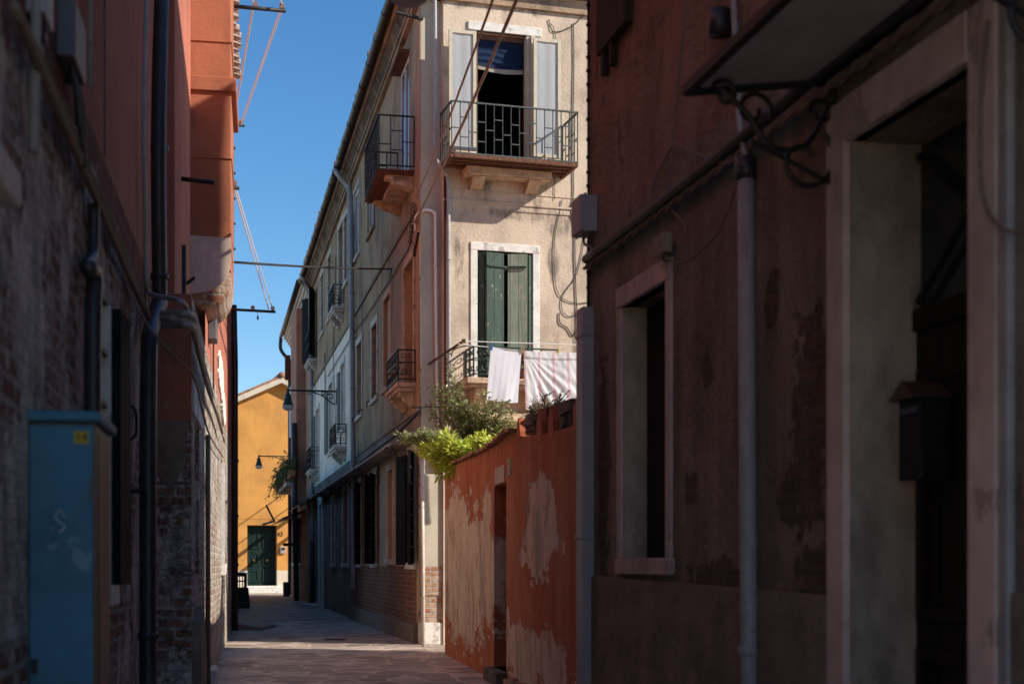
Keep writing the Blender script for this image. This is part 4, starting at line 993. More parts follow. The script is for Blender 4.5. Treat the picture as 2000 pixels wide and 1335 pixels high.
mb = MB(); mb.tube(curve([LW.P(s_ + .3, z_ + .1, NF + .05), LW.P(s_ + .6, z_, NF + .03), LW.P(s_ + .9, z_ - .35, NF + .02)]), .008, 5); build('lead', mb, M['cable'], t)

# ------------------------------------------------------------------ electricity cabinet
t = thing('street_cabinet', 'blue street cabinet numbered 14 against the red house', 'cabinet', LW.P(LW.s_y(4.7), 0, .1))
s0 = L(55); cn_ = .205; s1 = s0 + .5; zt = 1.1 + (VH - 822) / FPX * LW.P(s0, 0).y
mb = MB(); mb.box(LW, s0 + .004, s1, .1, zt, 0, cn_); build('body', mb, M['box_side'], t, bevel=.008)
mb = MB(); mb.box(LW, s0 - .006, s0 + .003, .12, zt - .012, .004, cn_ - .004); build('door', mb, M['blue_box'], t, bevel=.003)
mb = MB(); mb.box(LW, s0 - .022, s1 + .02, zt, zt + .035, -.01, cn_ + .02); build('roof', mb, M['blue_box'], t, bevel=.01)
mb = MB(); mb.box(LW, s0 + .01, s1 - .01, 0, .1, .005, cn_ - .01); build('base', mb, M['cement'], t)
ay = Vector((0, 0, 1)); ax = Vector((LW.n[0], LW.n[1], 0)); al = Vector((LW.a[0], LW.a[1], 0))
pn = lambda n_, z_, e=0.0: LW.P(s0 - .0065 - e, z_, n_)
mb = MB(); mb.box(LW, s0 - .0085, s0 - .0062, zt - .07, zt - .03, cn_ - .062, cn_ - .018); lb = build('label_plate', mb, M['label_yellow'], t)
text_mesh('14', .04, pn(cn_ - .04, zt - .05, .0022), ax, ay, 'number', M['ink'], lb)
mb = MB(); mb.tube(curve([pn(.115, .99 + .26, .001), pn(.10, 1.275, .001), pn(.085, 1.262, .001), pn(.088, 1.245, .001), pn(.105, 1.232, .001), pn(.112, 1.216, .001), pn(.095, 1.207, .001)]), .0035, 5); mb.tube([pn(.072, 1.214, .001), pn(.078, 1.216, .001)], .004, 5); build('scrawl', mb, M['chalk'], t)
mb = MB(); mb.box(LW, s0 - .014, s0 - .006, .75, .80, .012, .03); build('lock', mb, M['iron'], t)
for z_ in (.35, zt - .25): mb = MB(); mb.box(LW, s0 - .012, s0 - .0062, z_, z_ + .07, cn_ - .014, cn_ - .004); build('hinge', mb, M['meter_grey'], t)
mb = MB(); mb.box(LW, s0 + .1, s0 + .104, .14, zt - .03, cn_, cn_ + .003); build('seam', mb, M['iron'], t)

# ------------------------------------------------------------------ clothes line poles and their ropes over the alley
def cpole(s, z, n0, n1, r, label, pul=True):
    t = thing('line_pole', label, 'pole', LW.P(s, z, n0), 'clothes line poles on the red house')
    mb = MB(); mb.tube([LW.P(s, z, n0), LW.P(s, z - .02, n1)], r, 8); build('bar', mb, M['iron'], t, smooth=True)
    if pul:
        b = MB()
        for k_ in ((n1 - .04), (n1 - .32)) if n1 - n0 > .7 else ((n1 - .05),):
            b = MB(); b.tube([LW.P(s - .015, z + .03, k_), LW.P(s + .015, z + .03, k_)], .03, 10)
            build('pulley', b, M['cable_tan'], t)
    return t
def spole(y, ut, v, n0, r, label, pul=True):
    """pole at depth y whose tip is seen at column ut"""
    s = LW.s_y(y); best = min((abs(1000 + FPX * LW.P(s, 0, n_).x / LW.P(s, 0, n_).y - ut), n_) for n_ in [n0 + .01 * i for i in range(1, 140)])[1]
    p = LW.P(s, 0, best); z = CAMZ + (VH - v) / FPX * p.y
    cpole(s, z, n0, best, r, label, pul); return s, z, best
pA = spole(15.0, 558, 18, NU, .022, 'long black pole high on the red house, highest of the line poles')
pB = spole(19.0, 478, 243, NU, .018, 'short dark pole far along the red house, between the highest and the green shutters')
pC = spole(14.2, 468, 364, cn - .1, .02, 'short brown pole beside the green shutters')
pD = spole(20.2, 538, 606, NU, .02, 'long black pole low over the alley, lowest of the line poles')
pE = spole(10.9, 419, 352, NU, .018, 'stubby black pole in the shade left of the chimney breast', False)
mb = MB()
for dn in (-.04, -.34):
    a = LW.P(pA[0], pA[1] + .04, pA[2] + dn); b = LW.P(pB[0], pB[1] + .03, pB[2] - .03 + dn * .35); mb.tube([a, b], .008, 5); mb.tube([a - Vector((0, 0, .06)), b - Vector((0, 0, .05))], .006, 5); mb.tube([a, a + Vector((-.3, -5, 1.6))], .008, 5)
single('line_rope', mb, M['rope'], 'pale looped ropes between the two highest poles', 'rope', 'ropes of the clothes lines', weld=False)
mb = MB(); a = LW.P(pC[0], pC[1], pC[2] - .04); b = LW.P(pD[0], pD[1] + .02, pD[2] - .04); mb.tube([a, b], .008, 5); mb.tube([a - Vector((.0, 0, .06)), b - Vector((.06, 0, .0))], .008, 5); single('line_rope', mb, M['rope'], 'pale double rope down to the lowest pole over the alley', 'rope', 'ropes of the clothes lines', weld=False)
mb = MB(); p = LW.P(pD[0], pD[1] - .04, NU + .55); mb.tube([p + Vector((0, 0, .05)), p - Vector((0, 0, .05))], .004, 5); mb.tube([p - Vector((0, 0, .05)), p - Vector((0, 0, .1))], .014, 6); single('line_weight', mb, M['cable'], 'tiny dark weight hanging under the lowest pole', 'weight')
# wires across the alley
mb = MB(); a = LW.P(sC0 + 1.3, 0, cn - .12); a.z = CAMZ + (VH - 510) / FPX * a.y; b = SF.at(765, 525, .05); mb.tube(sag(a, b, .02), .014, 6); mb.tube(curve([b, SF.at(762, 540, .04), SF.at(757, 552, .03)]), .01, 5)
single('span_wire', mb, M['cable'], 'dark wire stretched level across the alley', 'cable', smooth=True)
P1 = Vector((.55, 8.5, 5.7))
for i, (u, v, u2, lab) in enumerate(((812, 385, 955, 'rope nearer the balcony door, left of the two slanting past the front'), (806, 440, 1001, 'thicker rope, right of the two slanting past the sunlit front'))):
    a = SF.at(u, v, .04); b = Vector(((u2 - 1000) / FPX * 10.5, 10.5, CAMZ + (VH + 5) / FPX * 10.5)); e = a + (b - a) * 1.35
    mb = MB(); k_ = 40; mb.tube([x + Vector((random.uniform(-.003, .003),) * 3) for x in sag(a, e, .12, k_)], .011 + .004 * i, 6)
    single('span_rope', mb, M['pipe_copper'], lab, 'rope', 'ropes slanting past the sunlit front', smooth=True)
mb = MB()
mb.tube(curve([SF.at(806, 440, .05), SF.at(800, 480, .04), SF.at(780, 560 - 45, .03), SF.at(760, 548, .03), SF.at(713, 620, .03), SF.at(690, 652, .03), SF.at(640, 735, .03)]), .012, 6)
for j in range(9): p_ = SF.at(807 - j * .7, 400 + j * 9, .05); mb.tube(spiral(p_, Vector((1, 0, 0)), Vector((0, .3, 1)), .03, .02, j, j + 6, 8), .008, 4)
single('wall_cable', mb, M['cable'], 'black cable running along the brown side wall from the corner knot', 'cable')
mb = MB(); mb.tube(curve([SF.at(822, 800, .05), SF.at(810, 812, .05), SF.at(790, 832, .04), SF.at(765, 855, .04), SF.at(740, 873, .04), SF.at(700, 905, .05)]), .016, 6); mb.tube([SF.at(805, 796, .05), SF.at(822, 795, .06), FF.at(830, 794, -.1), FF.at(872, 794, .03)], .009, 5)
single('wall_cable', mb, M['cable'], 'twisted dark cable under the small scrolled balcony', 'cable')
# ------------------------------------------------------------------ dark house on the right
Q = RW.su
hR = thing('shaded_house', 'dark house in the shade filling the right, orange render above and brown below', 'house', (1.0, 6, 0))
sN, sF2 = RW.s_y(.6), RW.s_y(8.55); TR = 7.3
wr = {}
wr['win'] = (Q(1305) + .0, Q(1217), RW.zz(1217, 1090), RW.zz(1217, 600), .15)
wr['door'] = (Q(1905), Q(1662), .12, RW.zz(1662, 277), .3)
og = RW.zz(1300, 385)
g = G('shade_plaster')
bc, bh = brick_nodes(g, (.26, .1, .065), (.19, .085, .06), (.16, .12, .1), seed=4, worn=.3, mot=.5)
u = g.uv(); z = g.n('SeparateXYZ', {0: u}).outputs[1]
nb = g.noise(g.uv(1, 1, 2, 6), 1.2, 10, .68, .4); n2 = g.noise(g.uv(2.4, .35, 1, 1), 1.7, 8, .68); n3 = g.noise(u, 28, 4, .7)
low = g.ramp(g.math('ADD', g.math('MULTIPLY', nb, .5), g.math('MULTIPLY', n2, .5)), [(.2, (.15, .11, .08)), (.48, (.36, .27, .2)), (.8, (.6, .475, .37))])
els = [(RW.su(1180), 1.65, .12, .6), (RW.su(1585), 1.65, .2, .45), (RW.su(1400), 1.0, .4, .13), (RW.su(1600), 1.0, .2, .2), (RW.su(1510), 2.2, .08, .12), (RW.su(1380), 2.0, .07, .1), (RW.su(1350), 1.45, .1, .09), (RW.su(1540), 1.35, .1, .12)]
pm = g.step(g.ellipses(els, .75, 4.0, 1.6, 1.0, .4), 1.0, .95)
low = g.mix(g.math('MULTIPLY', pm, .65), low, bc)
up = g.ramp(g.math('ADD', g.math('MULTIPLY', nb, .55), g.math('MULTIPLY', n2, .45)), [(.22, (.22, .115, .07)), (.5, (.46, .26, .165)), (.78, (.6, .37, .26))])
st = g.step(g.noise(g.uv(1.3, .55, 7, 3), 2.0, 10, .75), .62, .7)
up = g.mix(g.math('MULTIPLY', st, .6), up, (.07, .04, .03))
zz_ = g.math('MULTIPLY_ADD', g.math('SUBTRACT', g.noise(g.uv(2, 1), 2.5, 8, .65), .5), .35, z)
tm = g.step(zz_, 3.06, 3.08)
col = g.mix(tm, low, up)
h = g.math('ADD', g.math('MULTIPLY', bh, g.math('MULTIPLY', pm, .5)), g.math('ADD', g.math('MULTIPLY', nb, 1.4), g.math('MULTIPLY', n3, .3)))
g.bump(h, 1.0, .12); M['shade_plaster'] = g.out(col, .92)
mb = MB(); wall(mb, RW, sN, sF2, 0, TR, list(wr.values())); build('wall', mb, M['shade_plaster'], hR)
# plinth whose top edge falls towards the viewer
mb = MB(); F = RW
for s_a, s_b in ((Q(1625) + .02, sF2 + .01),):
    za, zb = RW.zz(1626, 1162), RW.zz(1166, 1123); mb.sprism(RW, [(s_a, 0), (s_b, 0), (s_b, zb), (s_a, za)], -.02, .022)
build('plinth', mb, M['cement'], hR, bevel=.006); mb = MB(); mb.sprism(RW, [(sN, 0), (Q(1966), 0), (Q(1966), 1.02), (sN, 1.0)], -.02, .022)
build('plinth', mb, M['cement'], hR, bevel=.006)
# end wall and the wing behind the garden
mb = MB(); e = RW.P(sF2, 0, 0)
pts = [(e.x, e.y), (1.5, 8.75), (1.5, 11.12), (9.5, 8.4), (9.5, .6), (RW.P(sN, 0).x, RW.P(sN, 0).y)]
hts = [TR, 7.7, 7.7, 7.7, TR]
for (a, b), hh in zip(zip(pts, pts[1:]), hts): mb.poly([(*a, 0), (*b, 0), (*b, hh), (*a, hh)])
build('rear_wall', mb, M['plaster_edge'], hR)
mb = MB(); o_ = .25
mb.poly([RW.P(sN, TR, .25), RW.P(sF2 + .2, TR, .25), (1.5, 8.8, TR), (9.5, 8.8, TR), (9.5, .6, TR)]); mb.poly([RW.P(sN, TR + .1, .25), RW.P(sF2 + .2, TR + .1, .25), (1.5, 8.8, TR + .3), (9.5, 8.8, TR + 2), (9.5, .6, TR + 2)])
mb.poly([RW.P(sN, TR, .25), RW.P(sF2 + .2, TR, .25), RW.P(sF2 + .2, TR + .1, .25), RW.P(sN, TR + .1, .25)])
mb.poly([(1.45, 8.7, 7.7), (1.45, 11.16, 7.7), (9.6, 8.45, 7.7), (9.6, 8.3, 7.7)]); build('roof', mb, M['tile'], hR, weld=False)
# window
a, b, c, d, dp = wr['win']
mb = MB(); mb.box(RW, a + .003, b - .003, c, d, -.19, -.135); o = build('window', mb, M['dark'], hR); o['label'] = 'deep window with a pink stone surround'
mb = MB(); mb.box(RW, b, b + .075, c, d, -.05, .018); mb.box(RW, a - .075, a, c, d, -.05, .018); mb.box(RW, a - .075, b + .075, d, d + .11, -.05, .022); mb.box(RW, a - .1, b + .05, c - .085, c, -.14, .035); build('surround', mb, M['jamb_pink'], o, bevel=.006)
mb = MB(); mb.box(RW, b - .012, b, c + .002, d, -.134, -.001); build('jamb', mb, M['jamb'], o)
mb = MB(); mb.box(RW, (a + b) / 2 - .03, (a + b) / 2 + .03, c + .01, d - .01, -.134, -.11); build('casement', mb, M['shutter_black'], o)
# door with its stone frame
a, b, c, d, dp = wr['door']
mb = MB(); mb.box(RW, b, Q(1627), 0, d + .16, -.05, .03); mb.box(RW, Q(1962), a, 0, d + .16, -.05, .03); mb.box(RW, a, b, d, d + .16, -.05, .034); o = build('door_surround', mb, M['jamb_pink'], hR, bevel=.008)
mb = MB(); mb.box(RW, b - .014, b + .0, 0, d - .001, -.298, .004); mb.box(RW, a, a + .012, 0, d - .001, -.298, .004); build('jamb', mb, M['jamb'], o)
mb = MB(); tz = 1.95
mb.box(RW, a + .013, b - .015, .12, tz, -.29, -.25)
for i in range(2):
    s_a = a + .05 + i * (b - a - .05) / 2; s_b = s_a + (b - a - .16) / 2
    for z0_, z1_ in ((.25, .8), (.9, 1.8)):
        mb.box(RW, s_a, s_a + .05, z0_, z1_, -.25, -.225); mb.box(RW, s_b - .05, s_b, z0_, z1_, -.25, -.225); mb.box(RW, s_a + .05, s_b - .05, z0_, z0_ + .05, -.25, -.227); mb.box(RW, s_a + .05, s_b - .05, z1_ - .05, z1_, -.25, -.227)
dr = build('door', mb, M['door_brown'], hR, bevel=.004); dr['label'] = 'dark brown panelled door under a barred fanlight'
mb = MB(); mb.box(RW, a + .013, b - .015, tz, tz + .08, -.29, -.235); build('transom', mb, M['door_brown'], dr)
mb = MB(); mb.box(RW, a + .013, b - .015, tz + .08, d - .003, -.29, -.27); build('fanlight', mb, M['glass'], dr)
mb = MB(); mb.bar(RW.P(a + .05, tz + .1, -.24), RW.P(b - .05, d - .05, -.24), .02); mb.bar(RW.P(b - .05, tz + .1, -.24), RW.P(a + .05, d - .05, -.24), .02); mb.bar(RW.P((a + b) / 2, tz + .1, -.235), RW.P((a + b) / 2, d - .05, -.235), .018); build('fanlight_bars', mb, M['iron'], dr)
mb = MB(); mb.box(RW, a - .02, b + .02, 0, .12, -.29, .12); build('door_step', mb, M['stone'], o, bevel=.01)
# canopy over the door
s1 = RW.s_y(5.39); s0 = RW.s_y(3.5); zi, zo, pn_ = 2.93, 2.853, .547
mb = MB(); mb.prism(RW, [(.004, zi), (pn_, zo), (pn_, zo + .012), (.004, zi + .012)], s0 + .03, s1 - .03); o = build('canopy', mb, M['canopy_sheet'], hR); o['label'] = 'grey sheet canopy in a black iron frame with scroll brackets'
mb = MB(); P_ = lambda s, n_, z_: RW.P(s, z_, n_)
mb.bar(P_(s0, pn_, zo), P_(s1, pn_, zo), .035); mb.bar(P_(s0, .02, zi), P_(s1, .02, zi), .05); mb.bar(P_(s1, .02, zi), P_(s1, pn_, zo), .035); mb.bar(P_(s0, .02, zi), P_(s0, pn_, zo), .035); build('frame', mb, M['iron'], o)
ax = RW.P(0, 0, 1) - RW.P(0, 0, 0); up_ = Vector((0, 0, 1))
for sb in (s1 - .12, s0 + .35):
    b_ = MB(); c_ = lambda n_, z_: RW.P(sb, zi + z_, n_)
    b_.bar(c_(.015, -.5), c_(.015, 0), .022); b_.tube(curve([c_(.03, -.12), c_(.12, -.28), c_(.26, -.3), c_(.36, -.18), c_(.46, -.1)]), .012, 6)
    b_.tube(spiral(c_(.13, -.34), ax, up_, .13, .03, 2.2, 9.0, 26), .011, 6); b_.tube(spiral(c_(.33, -.17), ax, up_, .075, .02, 3.6, -3.5, 20), .01, 6); b_.tube(spiral(c_(.44, -.12), ax, up_, .055, .015, .5, 7, 20), .009, 6)
    b_.tube(spiral(c_(.06, -.16), ax, up_, .05, .02, 0, 6.4, 16), .009, 6); b_.bar(c_(.02, -.42), c_(.34, -.28), .014)
    build('bracket', b_, M['iron'], o)
# pipes and cables of the dark house
pipe(hR, [RW.at(1457, 340, .045), RW.at(1463, 1240, .045), RW.P(Q(1463, .045), .02, .045)], .036, 'pipe_grey', 'grey drain pipe between window and door', 14, clamp=[RW.at(1462, 1270, .045)])
pipe(hR, [RW.at(1456, 352, .045), RW.at(1456, 308, .045)], .044, 'pipe_dark', None, 14, name='pipe_collar'); pipe(hR, curve([RW.at(1455, 312, .045), RW.at(1452, 280, .045), RW.at(1445, 240, .045), RW.at(1440, 150, .04), RW.P(Q(1436), 4.2, .04)]), .014, 'pipe_grey', None, 8, name='conduit')
se = sF2 - .07
mb = MB(); mb.box(RW, se - .06, se + .085, 0.02, RW.zz(1150, 606), .001, .075); mb.box(RW, se - .068, se + .093, 1.25, 1.28, .001, .083); mb.box(RW, se - .068, se + .093, 2.45, 2.48, .001, .083); o = build('cable_duct', mb, M['box_grey'], hR, bevel=.006); o['label'] = 'grey cable duct on the corner of the dark house'
pipe(hR, [RW.at(1405, 20, .05), RW.at(1405, 70, .05)], .05, 'pipe_dark', None, 10, name='vent_pipe')
mb = MB(); za = RW.zz(1160, 492, .05); mb.tube(sag(RW.P(sF2 - .08, za, .04), RW.P(s1 - .1, za + .02, .05), .02), .028, 8); mb.tube(sag(RW.P(s1 - .1, za + .02, .05), RW.P(sN, za, .05), .02), .028, 8)
single('wall_cable', mb, M['cable'], 'thick black cable along the dark house above the window', 'cable', smooth=True)
mb = MB(); k_ = 60
for ph in (0, math.pi):
    mb.tube([RW.P(sF2 - .06 - (sF2 - sN - .1) * i / (k_ * 2), za - .05 + .011 * math.sin(i * 1.2 + ph), .035 + .011 * math.cos(i * 1.2 + ph)) for i in range(k_ * 2)], .011, 5)
single('wall_cable', mb, M['cable_tan'], 'twisted tan cable just under the thick black one', 'cable')
mb = MB(); mb.tube([RW.P(sF2 - .03, RW.zz(1152, 470), .012), RW.P(sF2 - .03, 7.0, .012)], .007, 6); mb.tube([RW.P(sF2 - .03, RW.zz(1152, 605), .012), RW.P(sF2 - .03, RW.zz(1152, 470), .012)], .01, 6)
z_ = 2.75
while z_ < 5.6: mb.tube([RW.P(sF2 - .03, z_, .012), RW.P(sF2 - .03, z_ + .016, .012)], .0125, 8); z_ += .1 + .02 * math.sin(z_ * 9)
single('wall_cable', mb, M['cable'], 'vertical black cable clipped to the corner of the dark house', 'cable')
mb = MB(); mb.tube(curve([RW.at(1340, 0, .02), RW.at(1318, 240, .02), RW.at(1310, 330, .03), RW.at(1308, 400, .03), RW.at(1332, 430, .03), RW.at(1338, 452, .03), RW.at(1326, 480, .05), RW.at(1320, 495, .05)]), .006, 6); mb.tube(curve([RW.at(1316, 280, .03), RW.at(1360, 300, .05), RW.at(1410, 318, .05), RW.at(1440, 310, .05)]), .006, 6)
mb.tube(curve([RW.at(1300, 505, .05), RW.at(1330, 513, .05), RW.at(1370, 490, .04), RW.at(1410, 440, .04), RW.at(1440, 360, .05)]), .006, 6); mb.tube(curve([RW.at(1312, 285, .02), RW.at(1285, 340, .02), RW.at(1270, 380, .04)]), .006, 5)
single('wall_cable', mb, M['cable_tan'], 'loose thin wires looping above the window of the dark house', 'cable')
mb = MB(); mb.tube(curve([RW.at(1930, 40, .04), RW.at(1915, 220, .04), RW.at(1920, 380, .04), RW.at(1950, 440, .05), RW.at(1998, 455, .05), RW.at(2060, 450, .05)]), .006, 6); single('wall_cable', mb, M['cable_tan'], 'thin wire drooping down the right door jamb', 'cable')
mb = MB(); mb.box(RW, Q(1986), Q(1968), 0.0, 4.5, .001, .03); build('duct', mb, M['pipe_grey'], hR, bevel=.008)
t = thing('junction_box', 'light grey junction box on the corner of the dark house', 'junction box', RW.at(1148, 430))
z0_, z1_ = RW.zz(1150, 466), RW.zz(1150, 396); s_ = sF2 - .2
mb = MB(); mb.box(RW, s_, sF2 + .0, z0_, z1_, .001, .11); build('box', mb, M['box_grey'], t, bevel=.008); mb = MB(); mb.box(RW, s_ - .006, sF2 + .006, z0_ - .006, z1_ + .006, .07, .082); build('lid_seam', mb, M['pipe_grey'], t)
mb = MB(); mb.tube(curve([RW.P(s_ + .1, z0_, .06), RW.P(s_ + .08, z0_ - .06, .06), RW.P(s_ - .02, z0_ - .1, .05), RW.P(s_ - .1, za - .05, .04)]), .009, 5); build('lead', mb, M['cable_tan'], t)
t = thing('junction_box', 'small pale terminal box at the top corner of the dark house window', 'junction box', RW.at(1310, 480))
mb = MB(); mb.box(RW, Q(1322), Q(1300), RW.zz(1310, 500), RW.zz(1310, 462), .022, .07); build('box', mb, M['jamb'], t, bevel=.005); mb = MB(); p = RW.at(1302, 502, .06); mb.tube(spiral(p, ax, up_, .02, .02, 0, 6.2, 12), .004, 5); build('lead', mb, M['cable'], t)
# old timber box under the roof
t = thing('timber_box', 'dark weathered timber box high on the corner of the dark house', 'box', RW.at(1205, 60))
s_a, s_b = Q(1237), Q(1180); z0_ = RW.zz(1205, 82); mb = MB(); mb.box(RW, s_a, s_b, z0_, z0_ + .75, .001, .05); build('case', mb, M['wood_dark'], t, bevel=.006)
mb = MB()
for x in (.06, .22): mb = MB(); mb.box(RW, s_b - x - .05, s_b - x, z0_ - .13, z0_ - .002, .001, .04); build('foot', mb, M['wood_dark'], t)
mb = MB(); mb.bar(RW.P(s_a, z0_ + .25, .05), RW.P(s_a - .2, z0_ + .38, .05), .07, .03); build('brace', mb, M['wood_dark'], t)
# letter box on the door
t = thing('mailbox', 'black gabled letter box hung beside the dark door', 'mailbox', RW.P(Q(1800), 1.4, -.2))
sm = RW.s_y(4.86); wq, dq = .15, .12; zb = 1.395; ht = .28; nb_ = -.225
mb = MB(); mb.box(RW, sm, sm + wq, zb, zb + ht, nb_, nb_ + dq); build('body', mb, M['iron'], t, bevel=.004)
mb = MB(); mb.sprism(RW, [(sm - .02, zb + ht), (sm + wq + .02, zb + ht), (sm + wq / 2, zb + ht + .065)], nb_, nb_ + dq + .03); build('roof', mb, M['pipe_brown'], t)
mb = MB(); mb.box(RW, sm + .02, sm + wq - .02, zb + ht - .05, zb + ht - .03, nb_ + dq, nb_ + dq + .008); build('slot_flap', mb, M['meter_grey'], t)

# ------------------------------------------------------------------ red garden wall
D = RD.su
hW = thing('garden_wall', 'peeling red garden wall with a narrow dark doorway and broken top', 'wall', RD.P(RD.s_y(13), 0, 0))
sa, sb = RD.s_y(8.56), D(869)
def ell(u0, u1, v0, v1):
    a, b = D(u1), D(u0); m = (u0 + u1) / 2
    z0_, z1_ = RD.zz(m, v1), RD.zz(m, v0); return ((a + b) / 2, (z0_ + z1_) / 2, (b - a) / 2, (z1_ - z0_) / 2)
EL = [ell(862, 974, 985, 1270), ell(862, 915, 950, 1160), ell(905, 975, 1010, 1210), ell(1022, 1084, 930, 1135), ell(1058, 1086, 935, 1090), ell(992, 1060, 1215, 1350), ell(1050, 1108, 1230, 1420), ell(1122, 1155, 1265, 1420), ell(988, 996, 1185, 1300), ell(1014, 1026, 1070, 1108), ell(944, 960, 945, 1040), ell(1098, 1103, 1058, 1082), ell(917, 921, 950, 968), ell(1066, 1078, 935, 960)]
g = G('red_render'); u = g.uv()
e = g.ellipses(EL, .55, 3.0, .55, 1.0, .55); m = g.step(e, 1.0, .985)
n1 = g.noise(u, 1.0, 9, .66); n2 = g.noise(g.uv(2.2, .3, 1, 1), 1.7, 9, .72); n3 = g.noise(u, 26, 5, .7)
f = g.math('ADD', g.math('MULTIPLY', n1, .5), g.math('MULTIPLY', n2, .5))
red = g.ramp(f, [(.18, (.24, .065, .035)), (.48, (.52, .155, .07)), (.8, (.64, .29, .165))])
und = g.ramp(g.math('ADD', g.math('MULTIPLY', g.noise(g.uv(1.6, .6, 5, 5), 2, 9, .7), .7), g.math('MULTIPLY', n3, .3)), [(.2, (.46, .36, .28)), (.46, (.76, .58, .44)), (.8, (.84, .70, .57))])
gs = g.step(g.noise(g.uv(1.8, .45, 8, 2), 1.4, 8, .7), .54, .66); und = g.mix(g.math('MULTIPLY', gs, .6), und, (.3, .26, .215))
rb = g.step(g.noise(g.uv(2.2, .8, 3, 8), 3.0, 9, .72), .6, .63); und = g.mix(g.math('MULTIPLY', rb, .55), und, (.42, .13, .06))
edge = g.math('MULTIPLY', g.step(e, .93, .965), g.step(e, 1.0, .97))  # dark rim painted in as shade along the broken plaster edges
col = g.mix(m, red, und); col = g.mix(g.math('MULTIPLY', edge, .35), col, (.13, .075, .05))
g.bump(g.math('ADD', g.math('MULTIPLY', m, -1.0), g.math('ADD', g.math('MULTIPLY', n3, .35), g.math('MULTIPLY', n1, .5))), 1.0, .05); M['red_render'] = g.out(col, .93)
door = (D(989), D(965), .13, RD.zz(977, 945), .26)
def ztop(s):
    """height of the wall top, read along the photograph's outline"""
    y = RD.P(s, 0).y; uu = 1000 + FPX * RD.P(s, 0).x / y
    K = [(860, 921), (869, 918), (900, 902), (930, 890), (950, 880), (970, 868), (985, 856), (996, 846), (1006, 842), (1010, 846), (1020, 852), (1060, 848), (1110, 835), (1150, 815), (1300, 760)]
    for (ua, va), (ub, vb) in zip(K, K[1:]):
        if ua <= uu <= ub: v = va + (vb - va) * (uu - ua) / (ub - ua); break
    else: v = K[0][1] if uu < K[0][0] else K[-1][1]
    return CAMZ + (VH - v) / FPX * y
TH = .28; zr = 1.75
mb = MB(); wall(mb, RD, sa, sb, 0, zr, [door])
ss = [sa + (sb - sa) * i / 60 for i in range(61)]
ss = sorted(ss + [door[0], door[1]])
for p_, q_ in zip(ss, ss[1:]):
    if door[0] - 1e-6 <= p_ and q_ <= door[1] + 1e-6 and door[3] > zr: zlo = door[3]
    else: zlo = zr
    za_, zb_ = ztop(p_), ztop(q_)
    mb.poly([RD.P(p_, zlo, 0), RD.P(q_, zlo, 0), RD.P(q_, zb_, 0), RD.P(p_, za_, 0)], [(p_, zlo), (q_, zlo), (q_, zb_), (p_, za_)])
    mb.poly([RD.P(p_, za_, 0), RD.P(q_, zb_, 0), RD.P(q_, zb_, -TH), RD.P(p_, za_, -TH)], [(p_, za_), (q_, zb_), (q_, zb_ + TH), (p_, za_ + TH)])
    mb.poly([RD.P(p_, 0, -TH), RD.P(q_, 0, -TH), RD.P(q_, zb_, -TH), RD.P(p_, za_, -TH)], [(p_, 0), (q_, 0), (q_, zb_), (p_, za_)])
mb.poly([RD.P(sb, 0, 0), RD.P(sb, 0, -TH), RD.P(sb, ztop(sb), -TH), RD.P(sb, ztop(sb), 0)], [(sb, 0), (sb + TH, 0), (sb + TH, ztop(sb)), (sb, ztop(sb))])
if door[3] > zr:
    for s_ in door[:2]: mb.poly([RD.P(s_, zr, 0), RD.P(s_, zr, -.26), RD.P(s_, door[3], -.26), RD.P(s_, door[3], 0)])
    mb.poly([RD.P(door[0], door[3], 0), RD.P(door[1], door[3], 0), RD.P(door[1], door[3], -.26), RD.P(door[0], door[3], -.26)])
build('wall', mb, M['red_render'], hW)
# return of the wall along the side lane
mb = MB(); RT = Frame(RD.P(sb, 0, -TH).x, RD.P(sb, 0, -TH).y, 1.0, -.45, 1); mb.box(RT, 0, 5.5, 0, 2.0, .0, .25) if False else mb.box(RT, .0, 5.5, 0, 2.1, -.25, 0); build('return_wall', mb, M['red_render'], hW)
mb = MB(); mb.box(RD, door[0], door[1], .13, door[3], -.27, -.2); build('door', mb, M['door_brown'], hW)
mb = MB(); mb.box(RD, door[0] - .03, door[1] + .05, 0, .13, -.25, .1); build('door_step', mb, M['stone_dark'], hW, bevel=.015)
mb = MB(); rn = random.Random(4); s_ = door[0] - .06
while s_ > D(1130): l_ = rn.uniform(.16, .26); mb.box(RD, s_ - l_ + .012, s_, 0, rn.uniform(.07, .13), -.05, rn.uniform(.03, .06)); s_ -= l_
build('footing', mb, M['brick_pier'], hW, bevel=.012)
mb = MB(); mb.box(RD, D(987), D(969), RD.zz(978, 943), RD.zz(978, 910), -.05, .014); build('lintel_stone', mb, M['jamb_pink'], hW, bevel=.008)
mb = MB(); mb.box(RD, D(999.5), D(992.5), RD.zz(996, 930), RD.zz(996, 895), -.02, .009); o = build('number_stone', mb, M['jamb'], hW, bevel=.006); o['label'] = 'narrow upright stone tablet right of the doorway'
mb = MB(); c_ = D(996)
for i in range(4): mb.box(RD, c_ - .02, c_ + .03, RD.zz(996, 924) + i * .035, RD.zz(996, 924) + i * .035 + .008, .005, .0105)
build('worn_carving', mb, M['stone'], o)
mb = MB(); rn = random.Random(5); s_ = sb + .05
while s_ > D(1004):
    l_ = rn.uniform(.24, .34); z_ = ztop(s_ - l_ / 2)
    sl = (ztop(s_) - ztop(s_ - l_)) / l_
    a, b = s_ - l_ + .0, s_ + .03
    mb.sprism(RD, [(a, ztop(a) + .004), (b, ztop(b) + .012), (b, ztop(b) + .04), (a, ztop(a) + .03)], -TH - .05, .05 + rn.uniform(-.015, .02)); s_ -= l_
build('coping_tiles', mb, M['tile'], hW)
